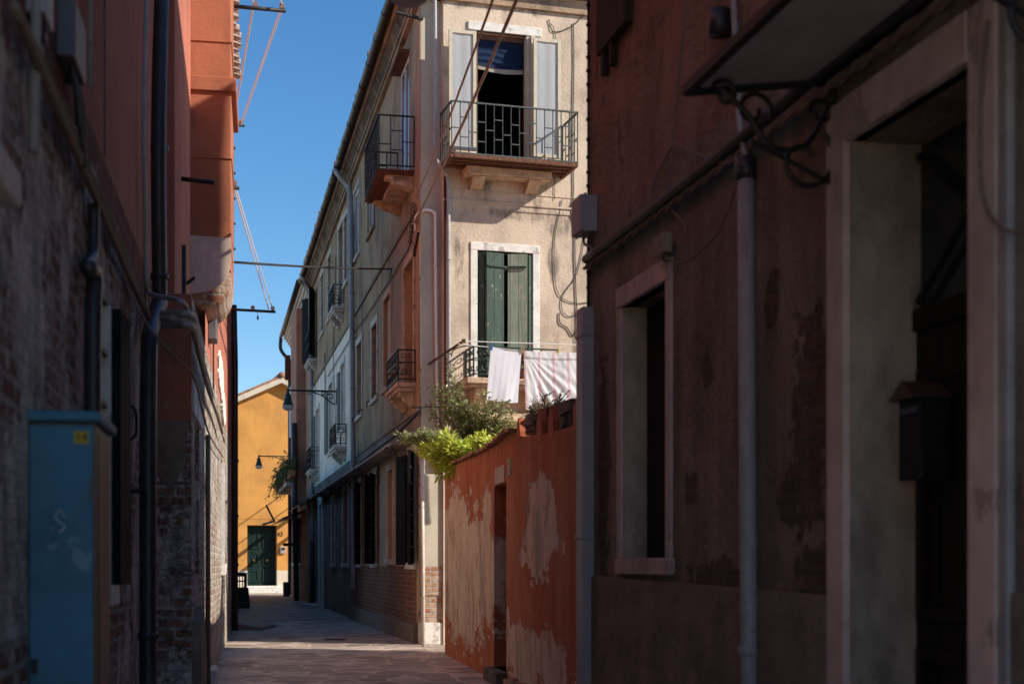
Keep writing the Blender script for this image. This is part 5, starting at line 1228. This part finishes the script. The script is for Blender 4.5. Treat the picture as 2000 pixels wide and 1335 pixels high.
# broken fins and weathered blocks on the near part of the wall
for (u0, u1, vt, dd) in ((1010, 1017, 815, .0), (1049, 1059, 796, .0), (1071, 1082, 790, .0), (1120, 1160, 752, .06)):
    a, b = D(u1), D(u0); m_ = (a + b) / 2; mb = MB(); zt_ = RD.zz((u0 + u1) / 2, vt); zb_ = ztop(m_) - .05
    mb.sprism(RD, [(a, zb_), (b, zb_), (b - .01, zt_ - .1), (m_ + .02, zt_), (m_ - .03, zt_ - .01), (a + .01, zt_ - .12)], -.045, .005); build('fin', mb, M['red_render'], hW)
for (u0, u1, v0, v1, n_) in ((1078, 1114, 782, 842, -.1), (1058, 1075, 792, 846, -.12), (1018, 1050, 806, 853, -.14), (1122, 1150, 765, 830, -.12)):
    a, b = D(u1, n_), D(u0, n_); mb = MB(); zt_ = RD.zz((u0 + u1) / 2, v0, n_); rn = random.Random(u0)
    pr = [(a, ztop(a) - .05), (b, ztop(b) - .05), (b, zt_ - .06 + rn.uniform(-.03, .03)), (b - (b - a) * .3, zt_ + rn.uniform(-.02, .02)), (a + (b - a) * .3, zt_ - .01), (a, zt_ - .02)]
    mb.sprism(RD, pr, -TH, n_); mb.box(RD, a + .01, b - .02, zt_ - .12, zt_ - .1, -TH - .02, n_ + .015); build('weathered_block', mb, M['stone_dark'], hW, bevel=.015)

# ------------------------------------------------------------------ yellow house closing the alley
hY = thing('yellow_house', 'ochre yellow gabled house closing the end of the alley', 'house', YW.P(0, 0, 0))
t_l, t_r = YW.su(430), 6.0
sap, zap = YW.sz(548, 744); s1_, z1_ = YW.sz(455, 784); sl = (zap - z1_) / (sap - s1_)
zl = zap - sl * (sap - (-9)); zr_ = zap - sl * (t_r - sap) * 1.0
dY = (YW.su(483), YW.su(541), YW.zz(512, 1143), YW.zz(512, 1025), .35)
mb = MB(); zB = 6.0
wall(mb, YW, -9, t_r, YW.zz(500, 1113), min(zl, zB) - .5, [dY]); zB = min(zl, zB) - .5
mb.poly([YW.P(-9, zB), YW.P(t_r, zB), YW.P(t_r, zr_), YW.P(sap, zap), YW.P(-9, zl)], [(-9, zB), (t_r, zB), (t_r, zr_), (sap, zap), (-9, zl)])
build('yellow_wall', mb, M['plaster_yellow'], hY)
mb = MB(); wall(mb, YW, -9, t_r, 0, YW.zz(500, 1113), [dY], .0); build('white_base', mb, M['plinth_white'], hY)
mb = MB(); z_ = YW.zz(500, 1013); mb.box(YW, -9, t_r, z_, z_ + .04, -.02, .015); build('string_course', mb, M['plaster_yellow'], hY)
a, b, c, d, dp = dY; mb = MB(); mb.box(YW, a, b, c, d, -.42, -.34)
w_ = (b - a) / 2
for i in range(2):
    s_a = a + i * w_ + .06; s_b = s_a + w_ - .12
    for z0_, z1_ in ((c + .12, c + .62), (c + .75, c + 1.3), (c + 1.42, d - .15)):
        mb.box(YW, s_a, s_a + .09, z0_, z1_, -.34, -.31); mb.box(YW, s_b - .09, s_b, z0_, z1_, -.34, -.31); mb.box(YW, s_a + .09, s_b - .09, z0_, z0_ + .08, -.34, -.312); mb.box(YW, s_a + .09, s_b - .09, z1_ - .08, z1_, -.34, -.312)
o = build('door', mb, M['door_green'], hY); o['label'] = 'dark green double door with brass knobs'
for x in (.52, 1.4): mb = MB(); mb.lathe(YW.P(a + (b - a) * x / 2, c + .98, -.3), [(0, -.05), (.045, -.03), (.055, 0), (.045, .03), (0, .05)], 10); build('door_knob', mb, M['brass'], o, smooth=True)
mb = MB(); mb.box(YW, a - .1, b + .1, c - .1, c, -.3, .25); mb.box(YW, a - .2, b + .3, 0, c - .1, -.3, .5)
build('door_step', mb, M['stone_white'], hY, bevel=.02)
r = MB(); ov = .35
for s_a, s_b in ((-9.3, sap), (t_r + .3, sap)):
    za_ = zap - sl * abs(sap - s_a)
    r.poly([YW.P(s_a, za_ + .02, ov), YW.P(s_b, zap + .02, ov), YW.P(s_b, zap + .02, -7), YW.P(s_a, za_ + .02, -7)])
    r.poly([YW.P(s_a, za_ + .2, ov), YW.P(s_b, zap + .2, ov), YW.P(s_b, zap + .2, -7), YW.P(s_a, za_ + .2, -7)])
    r.poly([YW.P(s_a, za_ + .1, ov + .001), YW.P(s_b, zap + .1, ov + .001), YW.P(s_b, zap + .2, ov + .001), YW.P(s_a, za_ + .2, ov + .001)])
build('roof', r, M['tile'], hY, weld=False)
r = MB()
for s_a in (-9.3, t_r + .3):
    za_ = zap - sl * abs(sap - s_a); r.poly([YW.P(s_a, za_ - .1, ov), YW.P(sap, zap - .1, ov), YW.P(sap, zap + .1, ov), YW.P(s_a, za_ + .1, ov)]); r.poly([YW.P(s_a, za_ - .1, ov), YW.P(sap, zap - .1, ov), YW.P(sap, zap - .1, -.05), YW.P(s_a, za_ - .1, -.05)])
build('verge', r, M['plinth_white'], hY, weld=False)
r = MB(); r.tube([YW.P(sap, zap + .2, ov + .05), YW.P(sap, zap + .2, -7)], .12, 10); build('ridge_tiles', r, M['tile'], hY, smooth=True)
mb = MB()
for s_ in (-9, t_r): pass
a, b, c_, d_ = YW.P(-9, 0, 0), YW.P(-9, 0, -7), YW.P(t_r, 0, -7), YW.P(t_r, 0, 0)
for (p_, hp), (q_, hq) in (((a, zl), (b, zl)), ((b, zl), (c_, zr_)), ((c_, zr_), (d_, zr_))): mb.poly([(p_.x, p_.y, 0), (q_.x, q_.y, 0), (q_.x, q_.y, hq), (p_.x, p_.y, hp)])
build('rear_wall', mb, M['plaster_yellow'], hY)
nn = Vector((YW.n[0], YW.n[1], 0)); aa = Vector((YW.a[0], YW.a[1], 0)); aa = Vector((.95, .3, 0)).normalized()
text_mesh('43', .24, YW.at(547, 1043, .01), aa, Vector((0, 0, 1)), 'house_number', M['iron'], hY, .006)
for v_, r_ in ((950, .02), (985, .02), (1008, .07), (1043, .07)):  # hidden bars added for the slanting shadows they cast on this wall
    p = YW.at(573, v_, 0); mb = MB(); mb.tube([p, p + nn * 3.0], r_, 6); build('shadow_bar', mb, M['iron'], hY)
t = thing('meter_box', 'small grey meter box right of the green door', 'meter box', YW.at(549, 1080))
mb = MB(); s_, z_ = YW.sz(547, 1080); mb.box(YW, s_, s_ + .2, z_, z_ + .26, .001, .1); build('box', mb, M['box_grey'], t, bevel=.01); mb = MB(); mb.box(YW, s_ + .03, s_ + .17, z_ + .12, z_ + .22, .1, .104); build('window', mb, M['glass'], t)
# ------------------------------------------------------------------ street lamps
def street_lamp(base, out, L_, hood, label, group='bell shaped street lamps on wall arms'):
    """bell lamp on a scrolled wall arm; base on the wall, out = direction away from it"""
    t = thing('street_lamp', label, 'street lamp', base, group); out = Vector(out).normalized(); up = Vector((0, 0, 1)); b = Vector(base)
    mb = MB(); mb.tube([b, b + out * L_], .022, 8); mb.box(Frame(b.x, b.y, -out.y, out.x, 1), -.03, .03, b.z - .3, b.z + .06, -.012, .012)
    build('arm', mb, M[hood], t, smooth=False)
    mb = MB(); mb.tube(curve([b + out * .02 - up * .3, b + out * .12 - up * .26, b + out * .34 - up * .1, b + out * .55 - up * .03]), .016, 6)
    mb.tube(spiral(b + out * .13 - up * .13, out, up, .1, .025, -1.4, 6.2, 24), .014, 6); mb.tube(spiral(b + out * .3 - up * .06, out, up, .05, .015, 3, -4, 18), .012, 6); mb.tube(spiral(b + out * .62 - up * .05, out, up, .045, .015, 2, 8, 18), .011, 6); mb.tube(spiral(b + out * .75 - up * .045, out, up, .035, .012, 1, -5, 16), .007, 6)
    build('scroll', mb, M[hood], t)
    c = b + out * L_
    mb = MB(); mb.lathe(c, [(.0, .04), (.03, .03), (.03, -.06), (.045, -.08), (.065, -.1), (.075, -.13), (.07, -.16), (.085, -.22), (.105, -.29), (.125, -.33), (.125, -.345), (.0, -.345)], 20); build('hood', mb, M[hood], t, smooth=True)
    mb = MB(); mb.lathe(c, [(.118, -.345), (.13, -.37), (.126, -.40), (.1, -.44), (.05, -.465), (0, -.47)], 20); build('glass', mb, M['milk_glass'], t, smooth=True)
    return t
sn = Vector((SF.n[0], SF.n[1], 0))
street_lamp(SF.at(657, 764, .012), sn, 1.1, 'iron_green', 'green bell street lamp over the alley before the whitewashed house')
street_lamp(SF.at(567, 891, .012), sn, 1.12, 'iron_green', 'far bell street lamp seen against the yellow house')
yl = 8.2; sl_ = RW.s_y(yl); rn_ = Vector((RW.n[0], RW.n[1], 0))
pl = RW.P(sl_, 0, .012); Lx = (pl.x + .58) / -rn_.x
street_lamp((pl.x, pl.y, CAMZ + (VH - 12) / FPX * (yl - .25) + .47), rn_, Lx, 'iron', 'blurred near street lamp whose white bowl dips into the top edge')

# ------------------------------------------------------------------ clothes line before the sunlit front
n = 1.3
t = thing('line_pole', 'brown pole holding the laundry line out from the sunlit front', 'pole', FF.at(852, 684, -.1))
e = FF.at(905, 666, n); s_e, z_e = FF.sz(905, 666, n); root = FF.P(s_e - .12, z_e - .1, -.14)
mb = MB(); mb.tube([root, e], .018, 8); build('bar', mb, M['pipe_brown'], t, smooth=True); mb = MB(); mb.tube([e - Vector((.02, 0, 0)), e + Vector((.03, 0, 0))], .03, 10); build('pulley', mb, M['brass'], t)
far = FF.P(s_e + 3.2, z_e + .04, n)
mb = MB(); mb.tube([e, far], .006, 5); l0 = FF.at(893, 673, n); s_l, z_l = FF.sz(893, 673, n); l1 = FF.P(s_e + 3.2, z_l - .06, n)
pts = [FF.at(895, 672, n), FF.at(960, 678, n), FF.at(1020, 686, n), FF.at(1092, 688, n), FF.at(1160, 692, n), l1]; mb.tube(pts, .005, 5); single('laundry_line', mb, M['rope'], 'white double line carrying the laundry', 'clothes line', weld=False)
t = thing('line_pole', 'iron post in the garden at the hidden end of the laundry line', 'pole', FF.P(s_e + 3.2, 0, n)); mb = MB(); mb.tube([FF.P(s_e + 3.2, 0, n), FF.P(s_e + 3.2, z_e + .2, n)], .03, 8); build('bar', mb, M['iron'], t); mb = MB(); mb.tube([FF.P(s_e + 3.2, z_e + .2, n), FF.P(s_e + 3.2, z_e + .24, n)], .04, 8); build('cap', mb, M['iron'], t)
def sheet(tl, tr, bl, br, fold, nu=46, nv=50, n=1.3):
    """hanging cloth through four image corners on the line's plane, with folds"""
    (a, za), (b, zb), (c, zc), (d, zd) = [FF.sz(u, v, n) for u, v in (tl, tr, bl, br)]
    mb = MB(); g = []
    for j in range(nv + 1):
        q = j / nv; row = []
        for i in range(nu + 1):
            p = i / nu; s = (a + (b - a) * p) * (1 - q) + (c + (d - c) * p) * q; z = (za + (zb - za) * p) * (1 - q) + (zc + (zd - zc) * p) * q
            ds, dz, dn = fold(p, q); row.append((FF.P(s + ds, z + dz, n + dn), (p * (b - a), q * (za - zc))))
        g.append(row)
    for j in range(nv):
        for i in range(nu):
            k = [g[j][i], g[j][i + 1], g[j + 1][i + 1], g[j + 1][i]]; mb.poly([x[0] for x in k], [x[1] for x in k])
    return mb
def f1(p, q):
    w = math.sin(p * 11 + 2.6 * q * q + 1.3 * math.sin(q * 4 + p * 3)) * .0035 + math.sin(p * 6.3 - q * 2.4) * .008 + math.sin(p * 29 + q * 7 * p) * .0012
    return (0, -.012 * math.sin(p * math.pi) * (1 - q) + .006 * math.sin(p * 14) * q, w * (.25 + .9 * q) + .012)
single('towel', sheet((958, 677), (1018, 688), (950, 781), (1011, 787), f1), M['cloth_white'], 'plain white towel on the laundry line, left of the striped sheet', 'towel', smooth=True)
def f2(p, q):
    r = math.hypot(p * 1.4, q * 1.0) + 1e-6; th = math.atan2(q, p * 1.4); fan = math.exp(-((th - .95) / .42) ** 2)
    w = math.sin(th * 30) * .015 * fan * min(1, r * 1.5) + math.sin(p * 13 + q * 2) * .008 + math.sin(p * 60 - q * 25) * .0018
    hem = .016 if q < .12 else 0
    return (0.012 * fan * math.sin(th * 30) * r, -.01 * abs(math.sin(p * 5.2)) * (1 - q), w + hem + .012)
single('bed_sheet', sheet((1022, 685), (1175, 691), (1026, 800), (1180, 806), f2, 70, 56), M['cloth_striped'], 'white bed sheet with pink and blue stripes on the laundry line', 'sheet', smooth=True)
for u, v, m_, lab in ((961, 676, 'peg_blue', 'blue clothes peg on the white towel'), (1018.5, 683, 'peg_wood', 'wooden clothes peg at the right corner of the towel'), (1023.5, 684, 'peg_wood', 'wooden clothes peg at the left corner of the striped sheet'), (1091, 684, 'peg_yellow', 'yellow clothes peg on the striped sheet')):
    mb = MB(); p = FF.at(u, v, n + .02); mb.bar(p + Vector((-.003, 0, -.045)), p + Vector((.0, 0, .04)), .016, .012); mb.bar(p + Vector((.006, .012, -.045)), p + Vector((-.004, .012, .04)), .014, .01); single('clothes_peg', mb, M[m_], lab, 'peg', 'pegs on the laundry line')
# blue blind in the open window
a, b, c, d, _ = wF['U']
def blind(s0, s1, z0, z1, n0):
    mb = MB(); nu, nv = 30, 40; g = []
    for j in range(nv + 1):
        q = j / nv; g.append([(FF.P(s0 + (s1 - s0) * i / nu, z1 + (z0 - z1) * q - .03 * math.sin(i / nu * math.pi) * q - .02 * (i / nu) * q, n0 + .01 * math.sin(q * 26 + math.sin(i / nu * 7) * 1.3) * (.3 + q)), (i / nu * .7, q)) for i in range(nu + 1)])
    for j in range(nv):
        for i in range(nu): k = [g[j][i], g[j][i + 1], g[j + 1][i + 1], g[j + 1][i]]; mb.poly([x[0] for x in k], [x[1] for x in k])
    return mb
zb_ = FF.zz(985, 124)
t = thing('window_blind', 'ruffled blue blind with a pale fringe in the open french window', 'blind', FF.P((a + b) / 2, zb_, -.2))
build('fabric', blind(a + .05, b - .07, zb_, d - .06, -.14), M['cloth_blue'], t, smooth=True)
mb = MB(); k_ = 40
for i in range(k_):
    x = a + .05 + (b - a - .12) * i / k_; q = i / k_; z_ = zb_ - .03 * math.sin(q * math.pi) - .02 * q; mb.box(FF, x, x + (b - a - .12) / k_ * .8, z_ - .055 - .006 * random.random(), z_ + .006, -.15, -.14)
build('fringe', mb, M['cloth_fringe'], t)
# net curtains on the opened leaves
for (u0, u1, v0, v1, n_, lab) in ((880, 925, 64, 298, .16, 'white net curtain on the left window leaf'), (1045, 1090, 81, 301, .14, 'white net curtain on the right window leaf')):
    s0_, zt_ = FF.sz(u0, v0, n_); s1_ = FF.su(u1, n_); z0_ = c + .08; mb = MB(); k_ = 40
    for i in range(k_):
        for j in range(2):
            A = [(s0_ + (s1_ - s0_) * (i + x) / k_, zt_ + (z0_ - zt_) * (j + y) / 2) for x, y in ((0, 0), (1, 0), (1, 1), (0, 1))]
            mb.poly([FF.P(s, z, n_ + .018 + .003 * math.sin((s - s0_) * 34)) for s, z in A], A)
    single('net_curtain', mb, M['net_curtain'], lab, 'curtain', 'net curtains on the window leaves', smooth=True)
# cables on the sunlit front
for pts, r_, lab in (([(1072, 38), (1078, 60), (1092, 62), (1110, 55), (1122, 48), (1140, 30)], .006, 'thin wire curling under the front cornice'), ([(1120, 45), (1121, 120), (1119, 260), (1120, 380), (1114, 410), (1122, 440), (1123, 500), (1125, 570), (1127, 640), (1118, 655), (1108, 640), (1094, 630), (1092, 610)], .008, 'long dark wire falling to a loop on the sunlit front'), ([(1098, 390), (1083, 470), (1085, 555), (1100, 583), (1125, 592), (1150, 590)], .006, 'wire swinging from the string course to the right edge'), ([(1150, 420), (1128, 530), (1100, 575), (1098, 605), (1115, 618), (1150, 600)], .006, 'crossing wire with a wide slack loop'), ([(1071, 40), (1086, 80), (1086, 260), (1083, 390)], .005, 'thin wire dropping behind the right window leaf')):
    mb = MB(); mb.tube(curve([FF.at(u, v, .016) for u, v in pts], 5), r_, 5); single('front_wire', mb, M['cable'], lab, 'cable', 'wires on the sunlit front')

# ------------------------------------------------------------------ plants
def leaf_quad(mb, p, d, nrm, l, w):
    d = d.normalized(); x = d.cross(nrm).normalized(); up = x.cross(d).normalized()
    a = p; m1 = p + d * l * .5 + x * w / 2 + up * l * .06; m2 = p + d * l * .5 - x * w / 2 + up * l * .06; e = p + d * l - up * l * .08; m = p + d * l * .5
    i = len(mb.v); mb.v += [a, m1, e, m2]; mb.f.append((i, i + 1, i + 2, i + 3)); mb.uv.append([(0, 0), (1, .5), (1, 1), (0, .5)])
def rv(rn): return Vector((rn.gauss(0, 1), rn.gauss(0, 1), rn.gauss(0, 1))).normalized()
def shrub(name, label, base, stems, leaf, lmat, seed, wind=.0, group='plants above the garden wall', cat='shrub', r0=.02):
    """stems = list of tip points; leaf = (length, width, spacing, per node)"""
    rn = random.Random(seed); t = thing(name, label, cat, base, group); sm = MB(); lm = MB(); base = Vector(base)
    for tip, bow in stems:
        tip = Vector(tip); b0 = base + Vector((rn.uniform(-.12, .12), rn.uniform(-.12, .12), 0)); mid = Vector((b0.x, b0.y, max(b0.z, min(leaf[4], tip.z)))).lerp(tip, .55) + Vector((rn.uniform(-1, 1) * bow, rn.uniform(-1, 1) * bow, bow))
        g0 = b0.copy(); g1 = Vector((b0.x, b0.y, max(b0.z, min(leaf[4], tip.z - .1)))); pts = curve([g0, g1, g1.lerp(mid, .6) + Vector((0, 0, .05)), mid, tip] if g1.z - g0.z > .3 else [g0, g0.lerp(mid, .6), mid, tip], 7); k = len(pts)
        sm.tube(pts, [r0 * (1 - .8 * i / (k - 1)) for i in range(k)], 5)
        L_ = sum((y - x).length for x, y in zip(pts, pts[1:])); m = int(L_ / leaf[2])
        for q in range(m):
            f = .3 + .7 * q / m; i = min(int(f * (k - 1)), k - 2); p = pts[i].lerp(pts[i + 1], f * (k - 1) - i); d = (pts[i + 1] - pts[i]).normalized()
            if p.z < leaf[4]: continue
            side = rv(rn); side -= d * side.dot(d); side.normalize(); tl = rn.uniform(.05, .2) * (1.15 - f * .7)
            tw = p + (side * .9 + d * .7).normalized() * tl
            if tl > .07: sm.tube([p, tw], [.005, .002], 4)
            for _ in range(leaf[3]):
                x = p.lerp(tw, rn.random()); dd = (side + rv(rn) * .8 + d * .5 + Vector((0, 0, -.1))).normalized(); leaf_quad(lm, x, dd, (Vector((.6, -.55, .7)) + rv(rn) * .75), leaf[0] * rn.uniform(.6, 1.25), leaf[1] * rn.uniform(.7, 1.2))
    build('stem', sm, M['twig'], t, smooth=True, weld=False); build('foliage', lm, M[lmat], t, weld=False); return t
def back_at(u, v, y): return Vector(((u - 1000) / FPX * y, y, CAMZ + (VH - v) / FPX * y))
yb = 16.6; rn = random.Random(11)
tips = [(back_at(u, v, y), b) for u, v, y, b in ((878, 720, 17.9, .05), (869, 757, 18.0, .08), (893, 748, 17.8, .08), (851, 752, 18.0, .1), (840, 790, 18.0, .12), (902, 790, 17.7, .1), (950, 764, 17.6, .1), (964, 784, 17.5, .08), (982, 786, 17.4, .08), (930, 786, 17.6, .1), (998, 806, 17.4, .08), (915, 805, 17.7, .12), (880, 790, 17.8, .1), (1004, 830, 17.4, .05), (972, 815, 17.5, .12), (945, 820, 17.6, .1), (905, 828, 17.6, .14), (858, 805, 18.0, .14), (888, 770, 17.8, .06), (940, 800, 17.5, .12))]
shrub('leafy_shrub', 'tall dark green shrub with thin upright stems rising behind the end of the red wall', Vector((-.32, 17.75, 0)), tips, (.07, .027, .024, 2, 2.05), 'leaf_dark', 3, r0=.016)
tips = [(back_at(u, v, y), b) for u, v, y, b in ((845, 902, 17.2, .2), (836, 888, 17.3, .2), (858, 925, 17.1, .22), (870, 880, 17.0, .16), (890, 872, 16.8, .15), (905, 868, 16.6, .14), (925, 872, 16.3, .12), (880, 905, 17.0, .16), (862, 905, 17.1, .2), (866, 896, 17.1, .2), (940, 868, 16.0, .1), (956, 866, 15.7, .1), (915, 882, 16.5, .12), (900, 890, 16.7, .14), (846, 868, 17.2, .2), (975, 858, 15.4, .08), (822, 880, 17.4, .2), (868, 850, 16.9, .14), (934, 858, 16.2, .1), (950, 852, 15.9, .1), (828, 874, 17.3, .15))]
shrub('creeping_shrub', 'bright yellow green shrub spilling over the end of the red wall', Vector((-.42, 16.5, 0)), tips, (.085, .034, .017, 2, 1.95), 'leaf_bright', 5, r0=.014)
tips = [(back_at(u, v, y), b) for u, v, y, b in ((786, 852, 17.8, .16), (800, 858, 17.7, .16), (812, 846, 17.6, .14), (832, 848, 17.4, .12), (846, 852, 17.3, .12), (795, 862, 17.8, .2))]
shrub('trailing_branch', 'dark leafy branches reaching left across the corner of the house', Vector((-.5, 16.8, 0)), tips, (.06, .026, .02, 2, 2.2), 'leaf_dark', 8, r0=.012)
tips = [(RD.P(RD.s_y(y), ztop(RD.s_y(y)) + dz, -.15 + dx), .02) for y, dz, dx in ((12.0, .3, 0), (11.9, .24, .06), (11.75, .3, -.05), (11.6, .26, 0), (11.5, .33, .04), (11.35, .28, -.05), (11.2, .3, 0), (11.0, .24, .05), (12.1, .26, .05), (10.9, .2, 0))]
shrub('dry_weed', 'dark dry weeds growing on the broken top of the red wall', RD.P(RD.s_y(11.5), ztop(RD.s_y(11.5)) - .04, -.14), tips, (.03, .014, .008, 2, 0), 'leaf_weed', 9, r0=.006, cat='weed')
# planters on the far balcony
for i, (y, lab) in enumerate(((43.4, 'nearest planter of shaggy green plants on the far balcony'), (46.2, 'middle planter of shaggy green plants on the far balcony'), (49.2, 'farthest planter, its plants trailing over the corner of the far balcony'))):
    s_ = SF.s_y(y); p = SF.P(s_, 3.72, .6); t = thing('planter', lab, 'planter', p, 'planters on the far balcony')
    mb = MB(); mb.prism(SF, [(.36, 3.73), (.5, 3.73), (.54, 3.93), (.36, 3.93)], s_ - .8, s_ + .8); build('trough', mb, M['terracotta'], t)
    lm = MB(); sm = MB(); rn = random.Random(40 + i)
    for k_ in range(60):
        b0 = SF.P(s_ + rn.uniform(-.8, .8), 3.94, rn.uniform(.38, .52)); tip = b0 + Vector((rn.gauss(-.08, .16), rn.gauss(0, .35), rn.gauss(.02, .2) - (.35 if i == 2 and k_ % 2 else 0))); m_ = b0.lerp(tip, .5) + Vector((0, 0, .16)); pts = curve([b0, m_, tip], 5); sm.tube(pts, .006, 4)
        for q in range(26): x = pts[rn.randrange(len(pts))] + rv(rn) * .07; leaf_quad(lm, x, rv(rn), rv(rn), .085, .04)
    build('stem', sm, M['twig'], t, weld=False); build('foliage', lm, M['leaf_box'], t, weld=False)
# flower pot in the scrolled balcony
t = thing('flower_pot', 'flower pot with red blooms half hidden between towel and sheet', 'flower pot', FF.at(1018, 728, .35))
p = FF.at(1019, 738, .33); mb = MB(); mb.lathe(p, [(.0, 0), (.06, 0), (.08, .12), (.085, .13), (.0, .13)], 14); build('pot', mb, M['terracotta'], t, smooth=True)
lm = MB(); fm = MB(); rn = random.Random(2)
for k_ in range(90): leaf_quad(lm, p + Vector((rn.gauss(0, .06), rn.gauss(0, .05), rn.uniform(.12, .36))), rv(rn), rv(rn), .05, .035)
for k_ in range(22): leaf_quad(fm, p + Vector((rn.gauss(0, .06), rn.gauss(-.03, .04), rn.uniform(.25, .42))), rv(rn), rv(rn), .04, .035)
build('foliage', lm, M['leaf_box'], t, weld=False); build('bloom', fm, M['flower'], t, weld=False)

# ------------------------------------------------------------------ laundry at the far corner, bin, ramp
for n_, u0, u1, v0, v1, m_, lab in ((.24, 562, 569, 752, 850, 'cloth_white', 'white cloth hung out at the far corner of the salmon house'), (.16, 569, 577, 742, 805, 'cloth_pattern', 'pink patterned cloth hung out by the salmon house')):
    s_, zt_ = SF.sz(u1, v0, n_); zb_ = SF.zz(u1, v1, n_); mb = MB(); A = SF.P(s_, 0, n_ - .18)
    for i in range(10):
        for j in range(8):
            q = [((i + x) / 10, (j + y) / 8) for x, y in ((0, 0), (1, 0), (1, 1), (0, 1))]
            mb.poly([SF.P(s_ + .08 * math.sin(a_ * 9 + b_) * b_ + a_ * .9, zt_ + (zb_ - zt_) * b_, n_ - .02 + .05 * math.sin(a_ * 9)) for a_, b_ in q], [(a_ * .5, b_) for a_, b_ in q])
    single('hung_cloth', mb, M[m_], lab, 'cloth', 'cloths hung out at the far corner', smooth=True)
    mb = MB(); mb.tube([SF.P(s_ - .05, zt_ + .02, 0.0), SF.P(s_ - .05, zt_ + .02, n_ + .05)], .012, 6); mb.tube([SF.P(s_ - .05, zt_ + .01, n_ - .02), SF.P(s_ + 1.0, zt_ + .01, n_ - .02)], .006, 5); build('cloth_pole', mb, M['iron'], hC)
yk = 36.0; cx_ = (462 - 1000) / FPX * yk
t = thing('plastic_crate', 'dark upright plastic crate with slotted top beyond the brown downpipe', 'crate', (cx_, yk, 0))
FB = Frame(cx_ - .32, yk, 1, .1, 1); w_ = .55; hb = .9
mb = MB(); mb.sprism(FB, [(0, 0), (w_ + .08, 0), (w_ + .03, hb * .58), (.03, hb * .58)], -.4, 0); build('body', mb, M['plastic_dark'], t, bevel=.02)
mb = MB()
mb.box(FB, .03, .09, hb * .58, hb, -.06, 0); mb.box(FB, w_ - .05, w_ + .02, hb * .58, hb, -.06, 0); mb.box(FB, .09, w_ - .05, hb - .1, hb, -.06, 0); mb.box(FB, .09, w_ - .05, hb * .74, hb * .78, -.05, -.005)
for i in range(5): mb.box(FB, .15 + i * .075, .17 + i * .075, hb * .58, hb - .1, -.045, -.01)
build('slotted_back', mb, M['plastic_dark'], t, bevel=.004)
t = thing('door_ramp', 'ribbed grey ramp lying on the paving beside the brown downpipe', 'ramp', (-4.4, 24.6, 0))
mb = MB(); x0, x1 = (440 - 1000) / FPX * 24.5, (526 - 1000) / FPX * 24.5
FP = Frame(x0, 23.9, 1, 0, 1); wd = x1 - x0; mb.sprism(FP, [(0, .004), (wd, .004), (wd, .02), (0, .17)], -1.3, 0); build('plate', mb, M['cement'], t)
mb = MB()
for i in range(11):
    s_ = .06 + (wd - .1) * i / 11; z_ = .17 - .15 * s_ / wd; mb.sprism(FP, [(s_, z_ - .002), (s_ + .035, z_ - .006), (s_ + .035, z_ + .012), (s_, z_ + .014)], -1.3, -.0)
build('rib', mb, M['box_grey'], t)
mb = MB(); p = SF.P(S(574), 0, .25); mb.lathe((p.x, p.y, 0), [(0, 0), (.12, 0), (.13, .45), (.11, .5), (0, .5)], 12); single('refuse_bin', mb, M['iron_green'], 'small dark green bin at the foot of the last corner', 'bin', smooth=True)
# drain cover in the paving
t = thing('drain_cover', 'small iron drain cover set in the paving before the brick base', 'drain cover', (-2.6, 20.9, 0)); FG = Frame(-2.75, 20.7, 1, .0, 1); mb = MB(); mb.box(FG, 0, .32, 0.001, .01, -.32, 0); build('frame', mb, M['iron'], t)
mb = MB()
for i in range(4): mb.box(FG, .04 + i * .065, .075 + i * .065, .01, .014, -.3, -.02)
build('slat', mb, M['rust'], t)

# ------------------------------------------------------------------ camera, sun, sky
cam = bpy.data.cameras.new('camera'); co = bpy.data.objects.new('camera', cam); COL.objects.link(co); SC.camera = co
co.location = (0, 0, CAMZ); co.rotation_euler = (R(90), 0, 0)
cam.sensor_width = 36; cam.lens = FPX / 2000 * 36; cam.shift_y = (VH - 667.5) / 2000; cam.clip_start = .1; cam.clip_end = 2000
cam.dof.use_dof = True; cam.dof.focus_distance = 20; cam.dof.aperture_fstop = 2.7; cam.dof.aperture_blades = 9
d = Vector((-1.155, .36, -.72)).normalized()
sl = bpy.data.lights.new('sun', 'SUN'); sl.energy = 5.0; sl.angle = R(.5); sl.color = (1, .92, .8); so = bpy.data.objects.new('sun', sl); COL.objects.link(so); so.rotation_euler = d.to_track_quat('-Z', 'Y').to_euler(); so.location = (20, -10, 30)
w = bpy.data.worlds.new('World'); SC.world = w; w.use_nodes = True; nt = w.node_tree; bg = nt.nodes['Background']; sky = nt.nodes.new('ShaderNodeTexSky'); sky.sky_type = 'NISHITA'; sky.sun_disc = False
sky.sun_elevation = math.asin(-d.z); sky.sun_rotation = math.atan2(-d.x, -d.y); sky.air_density = 1.0; sky.dust_density = .0; sky.ozone_density = 3.4
hs = nt.nodes.new('ShaderNodeHueSaturation'); hs.inputs['Saturation'].default_value = 1.24; nt.links.new(sky.outputs[0], hs.inputs['Color']); nt.links.new(hs.outputs[0], bg.inputs[0]); bg.inputs[1].default_value = .125
vs = SC.view_settings; SC.display_settings.display_device = 'sRGB'; vs.view_transform = 'Standard'; vs.look = 'None'; vs.exposure = .35; vs.gamma = 1
cy = SC.cycles; cy.use_denoising = True; cy.max_bounces = 10; cy.diffuse_bounces = 6; cy.glossy_bounces = 4; cy.transmission_bounces = 4; cy.sample_clamp_indirect = 6
bpy.context.view_layer.update()
